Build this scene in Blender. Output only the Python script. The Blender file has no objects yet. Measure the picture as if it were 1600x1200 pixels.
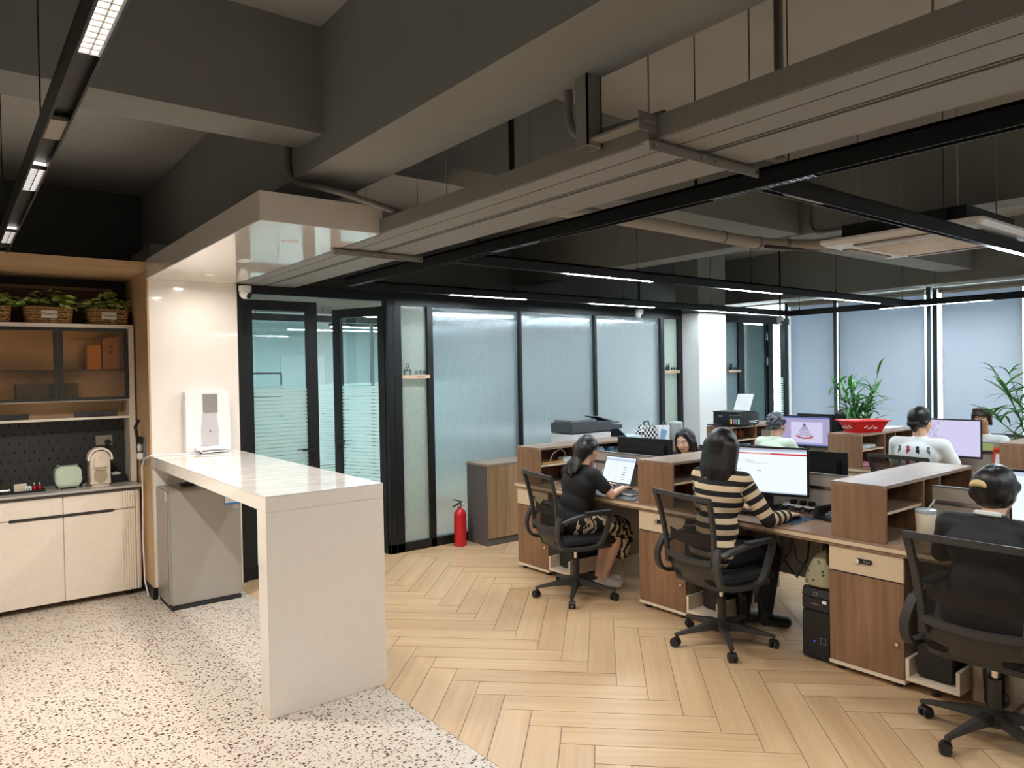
import bpy, bmesh, math, random
from mathutils import Vector, Matrix, noise as mnoise
PI = math.pi
random.seed(7)
scene = bpy.context.scene
col = scene.collection

# ---------------------------------------------------------------- camera
cam_d = bpy.data.cameras.new('camera'); cam = bpy.data.objects.new('camera', cam_d); col.objects.link(cam)
cam_d.sensor_width = 36.0; cam_d.lens = 1130.76 * 36.0 / 1600.0; cam_d.clip_start = 0.05; cam_d.clip_end = 200
_r = Vector((0.78676337, -0.61700107, -0.01769433)); _u = Vector((0.02329445, 0.00103355, 0.99972811)); _f = Vector((0.61681502, 0.78696164, -0.01518586))
cam.matrix_world = Matrix(((_r.x, _u.x, -_f.x, 0.0), (_r.y, _u.y, -_f.y, 0.0), (_r.z, _u.z, -_f.z, 1.70), (0, 0, 0, 1)))
scene.camera = cam

# ---------------------------------------------------------------- world, exposure
world = bpy.data.worlds.new('world'); scene.world = world; world.use_nodes = True
bg = world.node_tree.nodes['Background']; bg.inputs[0].default_value = (0.94, 0.97, 1.0, 1); bg.inputs[1].default_value = 13.0
vs = scene.view_settings; vs.view_transform = 'Standard'; vs.look = 'None'; vs.exposure = 0.38; vs.gamma = 1.0; vs.use_curve_mapping = False
scene.cycles.max_bounces = 8; scene.cycles.diffuse_bounces = 5; scene.cycles.glossy_bounces = 4
scene.cycles.transmission_bounces = 8; scene.cycles.transparent_max_bounces = 16; scene.cycles.sample_clamp_indirect = 6.0
scene.cycles.use_denoising = True; scene.cycles.caustics_reflective = False; scene.cycles.caustics_refractive = False

WARM = (1.0, 0.93, 0.85); COOL = (0.86, 0.95, 1.0)
def area(name, loc, sx, sy, power, color, spread=180, rot=(0, 0, 0)):
    d = bpy.data.lights.new(name, 'AREA'); d.shape = 'RECTANGLE'; d.size = sx; d.size_y = sy; d.energy = power; d.color = color; d.spread = math.radians(spread)
    o = bpy.data.objects.new(name, d); col.objects.link(o); o.location = loc; o.rotation_euler = rot
    return o

# ---------------------------------------------------------------- materials
def lin(h):
    h = h.lstrip('#'); v = [int(h[i:i+2], 16) / 255 for i in (0, 2, 4)]
    return tuple(c / 12.92 if c <= 0.04045 else ((c + 0.055) / 1.055) ** 2.4 for c in v) + (1.0,)
class NT:
    def __init__(self, name):
        self.m = bpy.data.materials.new(name); self.m.use_nodes = True; self.t = self.m.node_tree; self.n = self.t.nodes; self.n.clear()
        self.out = self.n.new('ShaderNodeOutputMaterial')
    def a(self, typ, ins=None, **props):
        x = self.n.new(typ)
        for k, v in props.items(): setattr(x, k, v)
        for k, v in (ins or {}).items():
            s = x.inputs[k]
            if isinstance(v, bpy.types.NodeSocket): self.t.links.new(v, s)
            else: s.default_value = v
        return x
    def end(self, sock): self.t.links.new(sock, self.out.inputs[0]); return self.m
def ramp(nt, fac, stops, interp='LINEAR'):
    r = nt.a('ShaderNodeValToRGB', {0: fac}); r.color_ramp.interpolation = interp
    e = r.color_ramp.elements
    while len(e) < len(stops): e.new(0.5)
    for i, (p, c) in enumerate(stops): e[i].position = p; e[i].color = c
    return r.outputs[0]
def plain(name, hexc, rough=0.5, metal=0.0, spec=0.5, noise=0.0, nscale=30.0, coat=0.0, emit=None, es=0.0, bump=0.0, bscale=200.0):
    nt = NT(name); c = lin(hexc) if isinstance(hexc, str) else tuple(hexc) + (1,)
    ins = {'Base Color': c, 'Roughness': rough, 'Metallic': metal, 'Specular IOR Level': spec, 'Coat Weight': coat}
    tc = nt.a('ShaderNodeTexCoord')
    nz = nt.a('ShaderNodeTexNoise', {'Vector': tc.outputs['Object'], 'Scale': nscale, 'Detail': 4.0})
    d = noise if noise else 0.03
    cr = ramp(nt, nz.outputs[0], [(0.25, tuple(x * (1 - d) for x in c[:3]) + (1,)), (0.75, tuple(min(1, x * (1 + d)) for x in c[:3]) + (1,))])
    ins['Base Color'] = cr
    if emit: ins['Emission Color'] = tuple(emit) + (1,); ins['Emission Strength'] = es
    b = nt.a('ShaderNodeBsdfPrincipled', ins)
    if bump:
        n2 = nt.a('ShaderNodeTexNoise', {'Vector': tc.outputs['Object'], 'Scale': bscale, 'Detail': 2.0})
        bp = nt.a('ShaderNodeBump', {'Strength': bump, 'Distance': 0.002, 'Height': n2.outputs[0]}); nt.t.links.new(bp.outputs[0], b.inputs['Normal'])
    return nt.end(b.outputs[0])
def emis(name, color, s):
    nt = NT(name); e = nt.a('ShaderNodeEmission', {'Color': tuple(color) + (1,), 'Strength': s}); return nt.end(e.outputs[0])
def wood(name, dark, light, axis='Z', scale=1.0, rough=0.45, coord='Object', rand=0.0):
    nt = NT(name); tc = nt.a('ShaderNodeTexCoord')
    s = {'X': (1.2, 26, 26), 'Y': (26, 1.2, 26), 'Z': (26, 26, 1.2)}[axis]
    vec = tc.outputs[coord]
    if rand:
        oi = nt.a('ShaderNodeObjectInfo')
        vec = nt.a('ShaderNodeVectorMath', {0: tc.outputs[coord], 1: oi.outputs['Location']}, operation='ADD').outputs[0]
    mp = nt.a('ShaderNodeMapping', {'Vector': vec, 'Scale': tuple(v * scale for v in s)})
    n1 = nt.a('ShaderNodeTexNoise', {'Vector': mp.outputs[0], 'Scale': 1.0, 'Detail': 6.0, 'Roughness': 0.62, 'Distortion': 0.6})
    n2 = nt.a('ShaderNodeTexNoise', {'Vector': mp.outputs[0], 'Scale': 0.22, 'Detail': 2.0, 'Distortion': 0.4})
    mx = nt.a('ShaderNodeMix', {0: 0.45, 2: n1.outputs[0], 3: n2.outputs[0]})
    fac = mx.outputs[0]
    if rand:
        ad = nt.a('ShaderNodeMath', {0: oi.outputs['Random'], 1: rand}, operation='MULTIPLY_ADD'); ad.inputs[2].default_value = -rand / 2
        fac = nt.a('ShaderNodeMath', {0: fac, 1: ad.outputs[0]}, operation='ADD').outputs[0]
    c = ramp(nt, fac, [(0.32, lin(dark)), (0.66, lin(light))])
    bp = nt.a('ShaderNodeBump', {'Strength': 0.12, 'Distance': 0.001, 'Height': n1.outputs[0]})
    b = nt.a('ShaderNodeBsdfPrincipled', {'Base Color': c, 'Roughness': rough, 'Normal': bp.outputs[0]})
    return nt.end(b.outputs[0])
def glass_clear(name, tint, refl=0.06, alpha=1.0):
    nt = NT(name)
    tr = nt.a('ShaderNodeBsdfTransparent', {'Color': tuple(tint) + (1,)}); gl = nt.a('ShaderNodeBsdfGlossy', {'Color': (1, 1, 1, 1), 'Roughness': 0.02})
    lw = nt.a('ShaderNodeLayerWeight', {'Blend': 0.25})
    f = nt.a('ShaderNodeMath', {0: lw.outputs['Fresnel'], 1: 0.55}, operation='MULTIPLY'); f2 = nt.a('ShaderNodeMath', {0: f.outputs[0], 1: refl}, operation='ADD', use_clamp=True)
    mx = nt.a('ShaderNodeMixShader', {0: f2.outputs[0], 1: tr.outputs[0], 2: gl.outputs[0]})
    return nt.end(mx.outputs[0])

M = {}
M['paint'] = plain('grey_ceiling_paint', '#838481', 0.85, noise=0.05, nscale=3)
M['slab'] = plain('grey_slab_paint', '#a6a6a2', 0.9, noise=0.05, nscale=3)
M['dark_shaded_paint'] = plain('dark_grey_shaded_paint', '#585a59', 0.85, noise=0.05, nscale=3)  # darker copy of the ceiling paint; puts shade into the kitchen back beam
M['white_stone'] = plain('white_quartz', '#ece4da', 0.14, noise=0.02, coat=0.3)
M['white_gloss'] = plain('white_gloss_panel', '#ebe3da', 0.10, noise=0.01, coat=0.6)
M['white_wall'] = plain('white_wall_paint', '#e6e8e8', 0.7, noise=0.02)
M['black_al'] = plain('black_aluminium', '#15181a', 0.38, 0.2, noise=0.08)
M['black_track'] = plain('black_track', '#101213', 0.45, 0.1, noise=0.1)
M['black_plastic'] = plain('black_plastic', '#161719', 0.42, noise=0.08)
M['black_soft'] = plain('black_soft_plastic', '#232427', 0.6, noise=0.08)
M['grey_plastic'] = plain('grey_plastic', '#777b7e', 0.5)
M['white_plastic'] = plain('white_plastic', '#e9eaea', 0.35)
M['cream'] = plain('cream_lacquer', '#e8d8c3', 0.4)
M['cream_gloss'] = plain('cream_cabinet', '#eadfd0', 0.3)
M['beige'] = plain('beige_laminate', '#d9c4a4', 0.45)
M['taupe'] = plain('taupe_laminate', '#8d8072', 0.5)
M['charcoal'] = plain('charcoal_laminate', '#5c5a58', 0.5)
M['walnut'] = wood('walnut_laminate_upright', '#6b4c37', '#9c785a', 'Z')
M['walnut_x'] = wood('walnut_laminate_top_sheen', '#7d6350', '#a58a75', 'X', rough=0.32)  # lighter and greyer than the upright walnut: reflected sheen put into the colour
M['zebra'] = wood('striped_oak_laminate', '#71583f', '#b2946f', 'Z', 0.9)
M['oakframe'] = wood('honey_oak_panel', '#bd9870', '#d5b58c', 'Z', 0.5)
M['steel'] = plain('brushed_steel', '#c4c6c8', 0.25, 1.0)
M['chrome'] = plain('chrome', '#e2e2e2', 0.12, 1.0)
M['galv'] = plain('painted_steel_tray', '#8d8b85', 0.5, 0.15)
M['tray'] = plain('light_grey_tray', '#868582', 0.55)
M['pipe'] = plain('grey_conduit', '#77756f', 0.5)
M['wrap'] = plain('wrapped_pipe_insulation', '#a7a196', 0.8, bump=0.6, bscale=25)
M['fridge'] = plain('silver_grey_fridge', '#a9a59d', 0.28, 0.35, noise=0.02)
M['red'] = plain('red_enamel', '#c01420', 0.28, coat=0.4)
M['led_cool'] = emis('led_diffuser_cool', (0.82, 0.93, 1.0), 175.0)
M['led_back'] = emis('led_diffuser_back_office', (0.82, 0.94, 1.0), 68.0)
M['led_warm'] = emis('downlight_warm', (1.0, 0.86, 0.70), 16.0)
M['led_dim'] = emis('louvre_light', (1.0, 0.93, 0.86), 1.3)
M['louvre_off'] = plain('louvre_unlit', '#a79c92', 0.35, 0.3)
M['glass_blue'] = glass_clear('door_glass', (0.88, 0.94, 0.94), 0.05)
M['glass_smoke'] = glass_clear('smoked_glass', (0.97, 0.90, 0.80), 0.03)
M['skin'] = plain('skin', '#e0b295', 0.5, noise=0.03)
M['paper'] = plain('paper', '#f1f2f3', 0.7)

# frosted striped film on the door glass
def striped_glass(name, z_top, pitch):
    nt = NT(name)
    tr = nt.a('ShaderNodeBsdfTransparent', {'Color': (0.84, 0.92, 0.92, 1)}); gl = nt.a('ShaderNodeBsdfGlossy', {'Roughness': 0.02})
    clear = nt.a('ShaderNodeMixShader', {0: 0.07, 1: tr.outputs[0], 2: gl.outputs[0]})
    df = nt.a('ShaderNodeBsdfDiffuse', {'Color': (0.62, 0.74, 0.73, 1)}); tl = nt.a('ShaderNodeBsdfTranslucent', {'Color': (0.72, 0.86, 0.85, 1)})
    film0 = nt.a('ShaderNodeMixShader', {0: 0.62, 1: df.outputs[0], 2: tl.outputs[0]})
    film = nt.a('ShaderNodeMixShader', {0: 0.28, 1: film0.outputs[0], 2: tr.outputs[0]})
    g = nt.a('ShaderNodeNewGeometry'); sp = nt.a('ShaderNodeSeparateXYZ', {0: g.outputs['Position']})
    md = nt.a('ShaderNodeMath', {0: sp.outputs[2], 1: pitch}, operation='DIVIDE'); fr = nt.a('ShaderNodeMath', {0: md.outputs[0]}, operation='FRACT')
    st = nt.a('ShaderNodeMath', {0: fr.outputs[0], 1: 0.26}, operation='GREATER_THAN')
    lo = nt.a('ShaderNodeMath', {0: sp.outputs[2], 1: z_top}, operation='LESS_THAN')
    fac = nt.a('ShaderNodeMath', {0: st.outputs[0], 1: lo.outputs[0]}, operation='MULTIPLY')
    mx = nt.a('ShaderNodeMixShader', {0: fac.outputs[0], 1: clear.outputs[0], 2: film.outputs[0]})
    return nt.end(mx.outputs[0])
M['glass_film'] = striped_glass('striped_film_glass', 1.61, 0.034)
def reeded(name):
    nt = NT(name); tc = nt.a('ShaderNodeTexCoord')
    w = nt.a('ShaderNodeTexWave', {'Vector': tc.outputs['Object'], 'Scale': 24.0, 'Distortion': 0.0}, bands_direction='X', wave_profile='SIN')
    bp = nt.a('ShaderNodeBump', {'Strength': 0.5, 'Distance': 0.006, 'Height': w.outputs[0]})
    rf = nt.a('ShaderNodeBsdfRefraction', {'Color': (0.90, 0.94, 0.96, 1), 'Roughness': 0.22, 'IOR': 1.12, 'Normal': bp.outputs[0]})
    tl = nt.a('ShaderNodeBsdfTranslucent', {'Color': (0.62, 0.74, 0.80, 1)}); df = nt.a('ShaderNodeBsdfDiffuse', {'Color': (0.45, 0.53, 0.56, 1)})
    m0 = nt.a('ShaderNodeMixShader', {0: 0.35, 1: tl.outputs[0], 2: df.outputs[0]})
    m1 = nt.a('ShaderNodeMixShader', {0: 0.30, 1: rf.outputs[0], 2: m0.outputs[0]})
    gl = nt.a('ShaderNodeBsdfGlossy', {'Color': (1, 1, 1, 1), 'Roughness': 0.16, 'Normal': bp.outputs[0]})
    m2 = nt.a('ShaderNodeMixShader', {0: 0.09, 1: m1.outputs[0], 2: gl.outputs[0]})
    return nt.end(m2.outputs[0])
M['reeded'] = reeded('reeded_glass')
def frosted_wall(name):
    nt = NT(name); tc = nt.a('ShaderNodeTexCoord')
    nz = nt.a('ShaderNodeTexNoise', {'Vector': tc.outputs['Object'], 'Scale': 90.0, 'Detail': 3.0})
    c = ramp(nt, nz.outputs[0], [(0.3, (0.50, 0.57, 0.52, 1)), (0.7, (0.62, 0.69, 0.64, 1))])
    df = nt.a('ShaderNodeBsdfDiffuse', {'Color': c}); tl = nt.a('ShaderNodeBsdfTranslucent', {'Color': c})
    m0 = nt.a('ShaderNodeMixShader', {0: 0.5, 1: df.outputs[0], 2: tl.outputs[0]}); gl = nt.a('ShaderNodeBsdfGlossy', {'Roughness': 0.12})
    m1 = nt.a('ShaderNodeMixShader', {0: 0.06, 1: m0.outputs[0], 2: gl.outputs[0]})
    return nt.end(m1.outputs[0])
M['frost'] = frosted_wall('frosted_textile_glass')
def blind_mat(name):
    nt = NT(name); tc = nt.a('ShaderNodeTexCoord'); nz = nt.a('ShaderNodeTexNoise', {'Vector': tc.outputs['Object'], 'Scale': 260.0, 'Detail': 1.0})
    c = ramp(nt, nz.outputs[0], [(0.3, (0.40, 0.42, 0.45, 1)), (0.7, (0.47, 0.49, 0.52, 1))])
    df = nt.a('ShaderNodeBsdfDiffuse', {'Color': c}); tl = nt.a('ShaderNodeBsdfTranslucent', {'Color': (0.36, 0.40, 0.45, 1)})
    m0 = nt.a('ShaderNodeMixShader', {0: 0.42, 1: df.outputs[0], 2: tl.outputs[0]})
    return nt.end(m0.outputs[0])
M['blind'] = blind_mat('grey_roller_blind')
def terrazzo(name):
    nt = NT(name); tc = nt.a('ShaderNodeTexCoord')
    def chips(scale, thr, seed, sel):
        mp = nt.a('ShaderNodeMapping', {'Vector': tc.outputs['Object'], 'Scale': (scale, scale * 1.25, scale), 'Location': (seed, seed * .7, 0.5)})
        nz = nt.a('ShaderNodeTexNoise', {'Vector': mp.outputs[0], 'Scale': 1.4, 'Detail': 2.0})
        wv = nt.a('ShaderNodeMix', {0: 0.28, 4: mp.outputs[0], 5: nz.outputs['Color']}, data_type='VECTOR')
        v = nt.a('ShaderNodeTexVoronoi', {'Vector': wv.outputs[1], 'Scale': 1.0, 'Randomness': 1.0}, voronoi_dimensions='2D')
        sep = nt.a('ShaderNodeSeparateColor', {0: v.outputs['Color']})
        t2 = nt.a('ShaderNodeMath', {0: sep.outputs[0], 1: thr}, operation='MULTIPLY')
        a = nt.a('ShaderNodeMath', {0: v.outputs['Distance'], 1: t2.outputs[0]}, operation='LESS_THAN')
        b = nt.a('ShaderNodeMath', {0: sep.outputs[1], 1: sel}, operation='LESS_THAN')
        f = nt.a('ShaderNodeMath', {0: a.outputs[0], 1: b.outputs[0]}, operation='MULTIPLY')
        colr = ramp(nt, sep.outputs[2], [(0.0, lin('#3a332d')), (0.35, lin('#7a4a35')), (0.6, lin('#2a2725')), (0.8, lin('#8d6a52'))], 'CONSTANT')
        return f.outputs[0], colr
    base = nt.a('ShaderNodeTexNoise', {'Vector': tc.outputs['Object'], 'Scale': 60.0, 'Detail': 2.0})
    c = ramp(nt, base.outputs[0], [(0.3, lin('#c2b7aa')), (0.7, lin('#cfc4b7'))])
    for s, t, sd, sl in ((56, 0.40, 3.1, 0.50), (86, 0.40, 9.7, 0.42), (130, 0.34, 17.3, 0.25)):
        f, cc = chips(s, t, sd, sl)
        c = nt.a('ShaderNodeMix', {0: f, 6: c, 7: cc}, data_type='RGBA').outputs[2]
    b = nt.a('ShaderNodeBsdfPrincipled', {'Base Color': c, 'Roughness': 0.34, 'Specular IOR Level': 0.35})
    return nt.end(b.outputs[0])
M['terrazzo'] = terrazzo('terrazzo')
M['plank'] = wood('pale_oak_plank_tile', '#b3926d', '#d0b28c', 'X', 0.8, 0.36, 'Object', rand=0.12)
M['grout'] = plain('grey_grout', '#8b8174', 0.9)

# ---------------------------------------------------------------- mesh helpers
class MB:
    def __init__(self): self.v = []; self.f = []; self.mi = []; self.cur = 0
    def _add(self, vs, fs):
        o = len(self.v); self.v += [tuple(p) for p in vs]; self.f += [tuple(i + o for i in f) for f in fs]; self.mi += [self.cur] * len(fs); return self
    def box(self, x0, x1, y0, y1, z0, z1):
        x0, x1 = min(x0, x1), max(x0, x1); y0, y1 = min(y0, y1), max(y0, y1); z0, z1 = min(z0, z1), max(z0, z1)
        return self._add([(x0, y0, z0), (x1, y0, z0), (x1, y1, z0), (x0, y1, z0), (x0, y0, z1), (x1, y0, z1), (x1, y1, z1), (x0, y1, z1)],
                         [(0, 3, 2, 1), (4, 5, 6, 7), (0, 1, 5, 4), (1, 2, 6, 5), (2, 3, 7, 6), (3, 0, 4, 7)])
    def obox(self, c, d, up, hx, hy, hz):   # oriented box: d along local x
        d = Vector(d).normalized(); up = Vector(up); s = up.cross(d).normalized(); u = d.cross(s); c = Vector(c); vs = []
        for sz in (-1, 1):
            for sx, sy in ((-1, -1), (1, -1), (1, 1), (-1, 1)): vs.append(c + d * hx * sx + s * hy * sy + u * hz * sz)
        return self._add(vs, [(0, 3, 2, 1), (4, 5, 6, 7), (0, 1, 5, 4), (1, 2, 6, 5), (2, 3, 7, 6), (3, 0, 4, 7)])
    def tube(self, pts, r, n=8, cap=True, rs=None, flat=1.0):
        pts = [Vector(p) for p in pts]; vs = []; k = len(pts)
        ref = None
        for i, p in enumerate(pts):
            t = (pts[min(i + 1, k - 1)] - pts[max(i - 1, 0)]).normalized()
            if ref is None:
                ref = Vector((0, 0, 1)) if abs(t.z) < 0.9 else Vector((1, 0, 0))
            a = (ref - t * ref.dot(t)).normalized(); b = t.cross(a); ref = a
            rr = rs[i] if rs else r
            for j in range(n):
                an = 2 * PI * j / n; vs.append(p + a * (math.cos(an) * rr * flat) + b * (math.sin(an) * rr))
        fs = [(i * n + j, i * n + (j + 1) % n, (i + 1) * n + (j + 1) % n, (i + 1) * n + j) for i in range(k - 1) for j in range(n)]
        if cap: fs += [tuple(reversed(range(n))), tuple(range((k - 1) * n, k * n))]
        return self._add(vs, fs)
    def cyl(self, p0, p1, r, n=16, r2=None): return self.tube([p0, p1], r, n, rs=[r, r if r2 is None else r2])
    def lathe(self, prof, c=(0, 0, 0), n=24, sx=1, sy=1):   # prof: (radius, z)
        vs = []; k = len(prof)
        for (r, z) in prof:
            for j in range(n):
                a = 2 * PI * j / n; vs.append((c[0] + math.cos(a) * r * sx, c[1] + math.sin(a) * r * sy, c[2] + z))
        fs = [(i * n + j, i * n + (j + 1) % n, (i + 1) * n + (j + 1) % n, (i + 1) * n + j) for i in range(k - 1) for j in range(n)]
        fs += [tuple(reversed(range(n))), tuple(range((k - 1) * n, k * n))]
        return self._add(vs, fs)
    def sphere(self, c, rx, ry=None, rz=None, n=16, m=10):
        ry = rx if ry is None else ry; rz = rx if rz is None else rz
        vs = [(c[0], c[1], c[2] - rz)]
        for i in range(1, m):
            ph = -PI / 2 + PI * i / m
            for j in range(n):
                a = 2 * PI * j / n; vs.append((c[0] + rx * math.cos(ph) * math.cos(a), c[1] + ry * math.cos(ph) * math.sin(a), c[2] + rz * math.sin(ph)))
        vs.append((c[0], c[1], c[2] + rz)); L = len(vs) - 1
        fs = [(0, 1 + (j + 1) % n, 1 + j) for j in range(n)] + [(L, L - n + j, L - n + (j + 1) % n) for j in range(n)]
        fs += [(1 + i * n + j, 1 + i * n + (j + 1) % n, 1 + (i + 1) * n + (j + 1) % n, 1 + (i + 1) * n + j) for i in range(m - 2) for j in range(n)]
        return self._add(vs, fs)
    def prism(self, poly, axis, a0, a1):   # poly: 2D points in the two other axes (cyclic order)
        def p3(p, a): return {'X': (a, p[0], p[1]), 'Y': (p[0], a, p[1]), 'Z': (p[0], p[1], a)}[axis]
        n = len(poly); vs = [p3(p, a0) for p in poly] + [p3(p, a1) for p in poly]
        fs = [tuple(reversed(range(n))), tuple(range(n, 2 * n))] + [(i, (i + 1) % n, n + (i + 1) % n, n + i) for i in range(n)]
        return self._add(vs, fs)
    def grid(self, rows, close=False):
        k = len(rows); n = len(rows[0]); vs = [p for r in rows for p in r]
        fs = [(i * n + j, i * n + (j + 1) % n, (i + 1) * n + (j + 1) % n, (i + 1) * n + j) for i in range(k - 1) for j in range(n if close else n - 1)]
        return self._add(vs, fs)
    def mesh(self, name, mats, bevel=0, smooth=False, seg=2, off=(0, 0, 0), fix=True):
        me = bpy.data.meshes.new(name)
        me.from_pydata([(p[0] - off[0], p[1] - off[1], p[2] - off[2]) for p in self.v], [], self.f)
        for m in (mats if isinstance(mats, (list, tuple)) else [mats]): me.materials.append(M[m] if isinstance(m, str) else m)
        if any(self.mi): me.polygons.foreach_set('material_index', self.mi)
        if bevel or fix:
            bm = bmesh.new(); bm.from_mesh(me)
            bmesh.ops.recalc_face_normals(bm, faces=bm.faces)
            if bevel:
                ed = [e for e in bm.edges if len(e.link_faces) == 2 and e.calc_face_angle(0) > 0.6]
                bmesh.ops.bevel(bm, geom=ed, offset=bevel, segments=seg, affect='EDGES', clamp_overlap=True)
            bm.to_mesh(me); bm.free()
        if smooth:
            me.polygons.foreach_set('use_smooth', [True] * len(me.polygons))
            try: me.set_sharp_from_angle(angle=0.7)
            except Exception: pass
        return me
    def build(self, name, mats, parent=None, bevel=0, smooth=False, seg=2, local=False, off=None):
        o_ = off or ((0, 0, 0) if (parent is None or local) else ORIG.get(parent.name, (0, 0, 0)))
        me = self.mesh(name, mats, bevel, smooth, seg, o_)
        o = bpy.data.objects.new(name, me); col.objects.link(o)
        if off and parent is None: o.location = off
        if parent: o.parent = parent; ORIG[o.name] = o_ if not local else (0, 0, 0)
        else: ORIG[o.name] = o_
        return o
ORIG = {}
def B(*a): return MB().box(*a)
def thing(name, label, cat, loc=(0, 0, 0), rz=0, group=None):
    o = bpy.data.objects.new(name, None); col.objects.link(o); o.empty_display_size = 0.1
    o.location = loc; o.rotation_euler = (0, 0, rz); o['label'] = label; o['category'] = cat
    if group: o['group'] = group
    ORIG[o.name] = tuple(loc)
    return o
def tag(o, label, cat, group=None):
    o['label'] = label; o['category'] = cat
    if group: o['group'] = group
    return o
def struct(o, label=None):
    o['kind'] = 'structure'
    if label: o['label'] = label
    return o
def copy_tree(o, parent=None, loc=None, rz=None, label=None):
    c = o.copy(); col.objects.link(c); c.parent = parent
    if loc is not None: c.location = loc
    if rz is not None: c.rotation_euler = (0, 0, rz)
    if label: c['label'] = label
    for ch in list(KIDS.get(o.name, o.children)): copy_tree(ch, c)
    return c
KIDS = {}
def arc(c, r, a0, a1, n, plane='XY', z=0):
    out = []
    for i in range(n + 1):
        a = a0 + (a1 - a0) * i / n; p = (c[0] + r * math.cos(a), c[1] + r * math.sin(a))
        out.append(p)
    return out
def rrect(x0, x1, y0, y1, r, n=4):
    return arc((x1 - r, y1 - r), r, 0, PI / 2, n) + arc((x0 + r, y1 - r), r, PI / 2, PI, n) + arc((x0 + r, y0 + r), r, PI, 1.5 * PI, n) + arc((x1 - r, y0 + r), r, 1.5 * PI, 2 * PI, n)
def text_obj(name, body, size, mat, parent, loc, rot, ext=0.0006, align='CENTER', off=None):
    cu = bpy.data.curves.new(name, 'FONT'); cu.body = body; cu.size = size; cu.extrude = ext; cu.align_x = align; cu.resolution_u = 2
    tmp = bpy.data.objects.new(name + '_c', cu); col.objects.link(tmp)
    dg = bpy.context.evaluated_depsgraph_get(); me = bpy.data.meshes.new_from_object(tmp.evaluated_get(dg)); bpy.data.objects.remove(tmp); bpy.data.curves.remove(cu)
    me.materials.clear(); me.materials.append(M[mat] if isinstance(mat, str) else mat)
    o = bpy.data.objects.new(name, me); col.objects.link(o)
    if parent:
        o.parent = parent; og = ORIG.get(parent.name, (0, 0, 0)); loc = tuple(loc[i] - og[i] for i in range(3))
    o.location = loc; o.rotation_euler = rot; return o
# ================================================================ STRUCTURE
ZC = 3.41; GY = 6.10
# ---- floors
fl_t = struct(B(-3, 1.844, -3, 7.5, -0.12, 0.0).build('floor', 'terrazzo'), 'white terrazzo floor with brown and black chips')
fl_w = struct(B(1.844, 10.3, -3, 22, -0.12, -0.004).build('floor', 'grout'), 'pale oak herringbone tile floor')
def clip(poly, a, b, c):   # keep a*x+b*y<=c
    out = []
    for i in range(len(poly)):
        p, q = poly[i], poly[(i + 1) % len(poly)]; dp, dq = a * p[0] + b * p[1] - c, a * q[0] + b * q[1] - c
        if dp <= 0: out.append(p)
        if dp * dq < 0:
            t = dp / (dp - dq); out.append((p[0] + (q[0] - p[0]) * t, p[1] + (q[1] - p[1]) * t))
    return out
def build_planks():
    L, W, g = 0.906, 0.1585, 0.0022; s2 = math.sqrt(0.5)
    def xy(u, v): return ((u + v) * s2, (-u + v) * s2)
    x0, y0 = 2.291, 3.703; u0 = (x0 - y0) * s2; v0 = (x0 + y0) * s2
    full = MB().prism([(-L / 2 + g, -W / 2 + g), (L / 2 - g, -W / 2 + g), (L / 2 - g, W / 2 - g), (-L / 2 + g, W / 2 - g)], 'Z', -0.012, 0.0).mesh('plank', 'plank')
    items = []
    for n in range(-14, 16):
        for k in range(-60, 60):
            a = u0 + n * (L + W) + k * W; b = v0 + n * (L - W) - k * W
            for (ua, ub, va, vb, ang) in ((a, a + L, b - W, b, -PI / 4), (a + L, a + L + W, b - W, b - W + L, PI / 4)):
                cx, cy = xy((ua + ub) / 2, (va + vb) / 2)
                if not (1.0 < cx < 11 and -2.2 < cy < 9.5): continue
                cs = [xy(ua + g, va + g), xy(ub - g, va + g), xy(ub - g, vb - g), xy(ua + g, vb - g)]
                poly = clip(clip(cs, -1, 0, -1.846), 1, 0, 10.25)
                if len(poly) < 3: continue
                d = math.hypot(cx, cy); fwd = (cx * _f.x + cy * _f.y); side = cx * _r.x + cy * _r.y
                vis = fwd > 0.8 and abs(side) < fwd * 0.80 + 0.6 and cy < 6.1
                items.append((0 if vis else 1, d, cx, cy, ang, poly if poly != cs else None, poly))
    items.sort(key=lambda t: (t[0], t[1])); st = MB()
    for i, (nv, d, cx, cy, ang, pl, poly) in enumerate(items):
        if i < 290 and not nv:
            if pl is None: me = full
            else:
                ca, sa = math.cos(-ang), math.sin(-ang)
                me = MB().prism([((p[0] - cx) * ca - (p[1] - cy) * sa, (p[0] - cx) * sa + (p[1] - cy) * ca) for p in pl], 'Z', -0.012, 0.0).mesh('plank', 'plank')
            o = bpy.data.objects.new('plank', me); col.objects.link(o); o.parent = fl_w; o.location = (cx, cy, 0); o.rotation_euler = (0, 0, ang)
        else: st.prism(poly, 'Z', -0.012, 0.0)
    o = st.build('far_planks', 'plank', fl_w); o['kind'] = 'stuff'
build_planks()

# ---- ceiling slab and beams
ceil = struct(B(-3, 10.5, -3, 22.1, ZC, ZC + 0.12).build('ceiling', 'slab'))
def beam(x0, x1, y0, y1, z, mat='paint'): return struct(B(x0, x1, y0, y1, z, ZC + 0.02).build('ceiling_beam', mat))
beam(1.487, 1.872, -3, 7.45, 2.75)                 # big beam beside the counter
beam(-3, 1.487, 3.37, 3.66, 2.89)                  # cross beam, kitchen bay
beam(1.872, 5.87, 3.40, 3.72, 2.86)
beam(6.16, 9.76, 3.43, 3.78, 2.85)
beam(5.87, 6.16, -3, 7.45, 2.85)                   # second beam
beam(9.76, 10.5, -3, 7.45, 2.72)                   # beam along the windows
beam(-3, 1.487, -0.6, -0.3, 2.89); beam(1.872, 9.76, -0.6, -0.3, 2.86)
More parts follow.
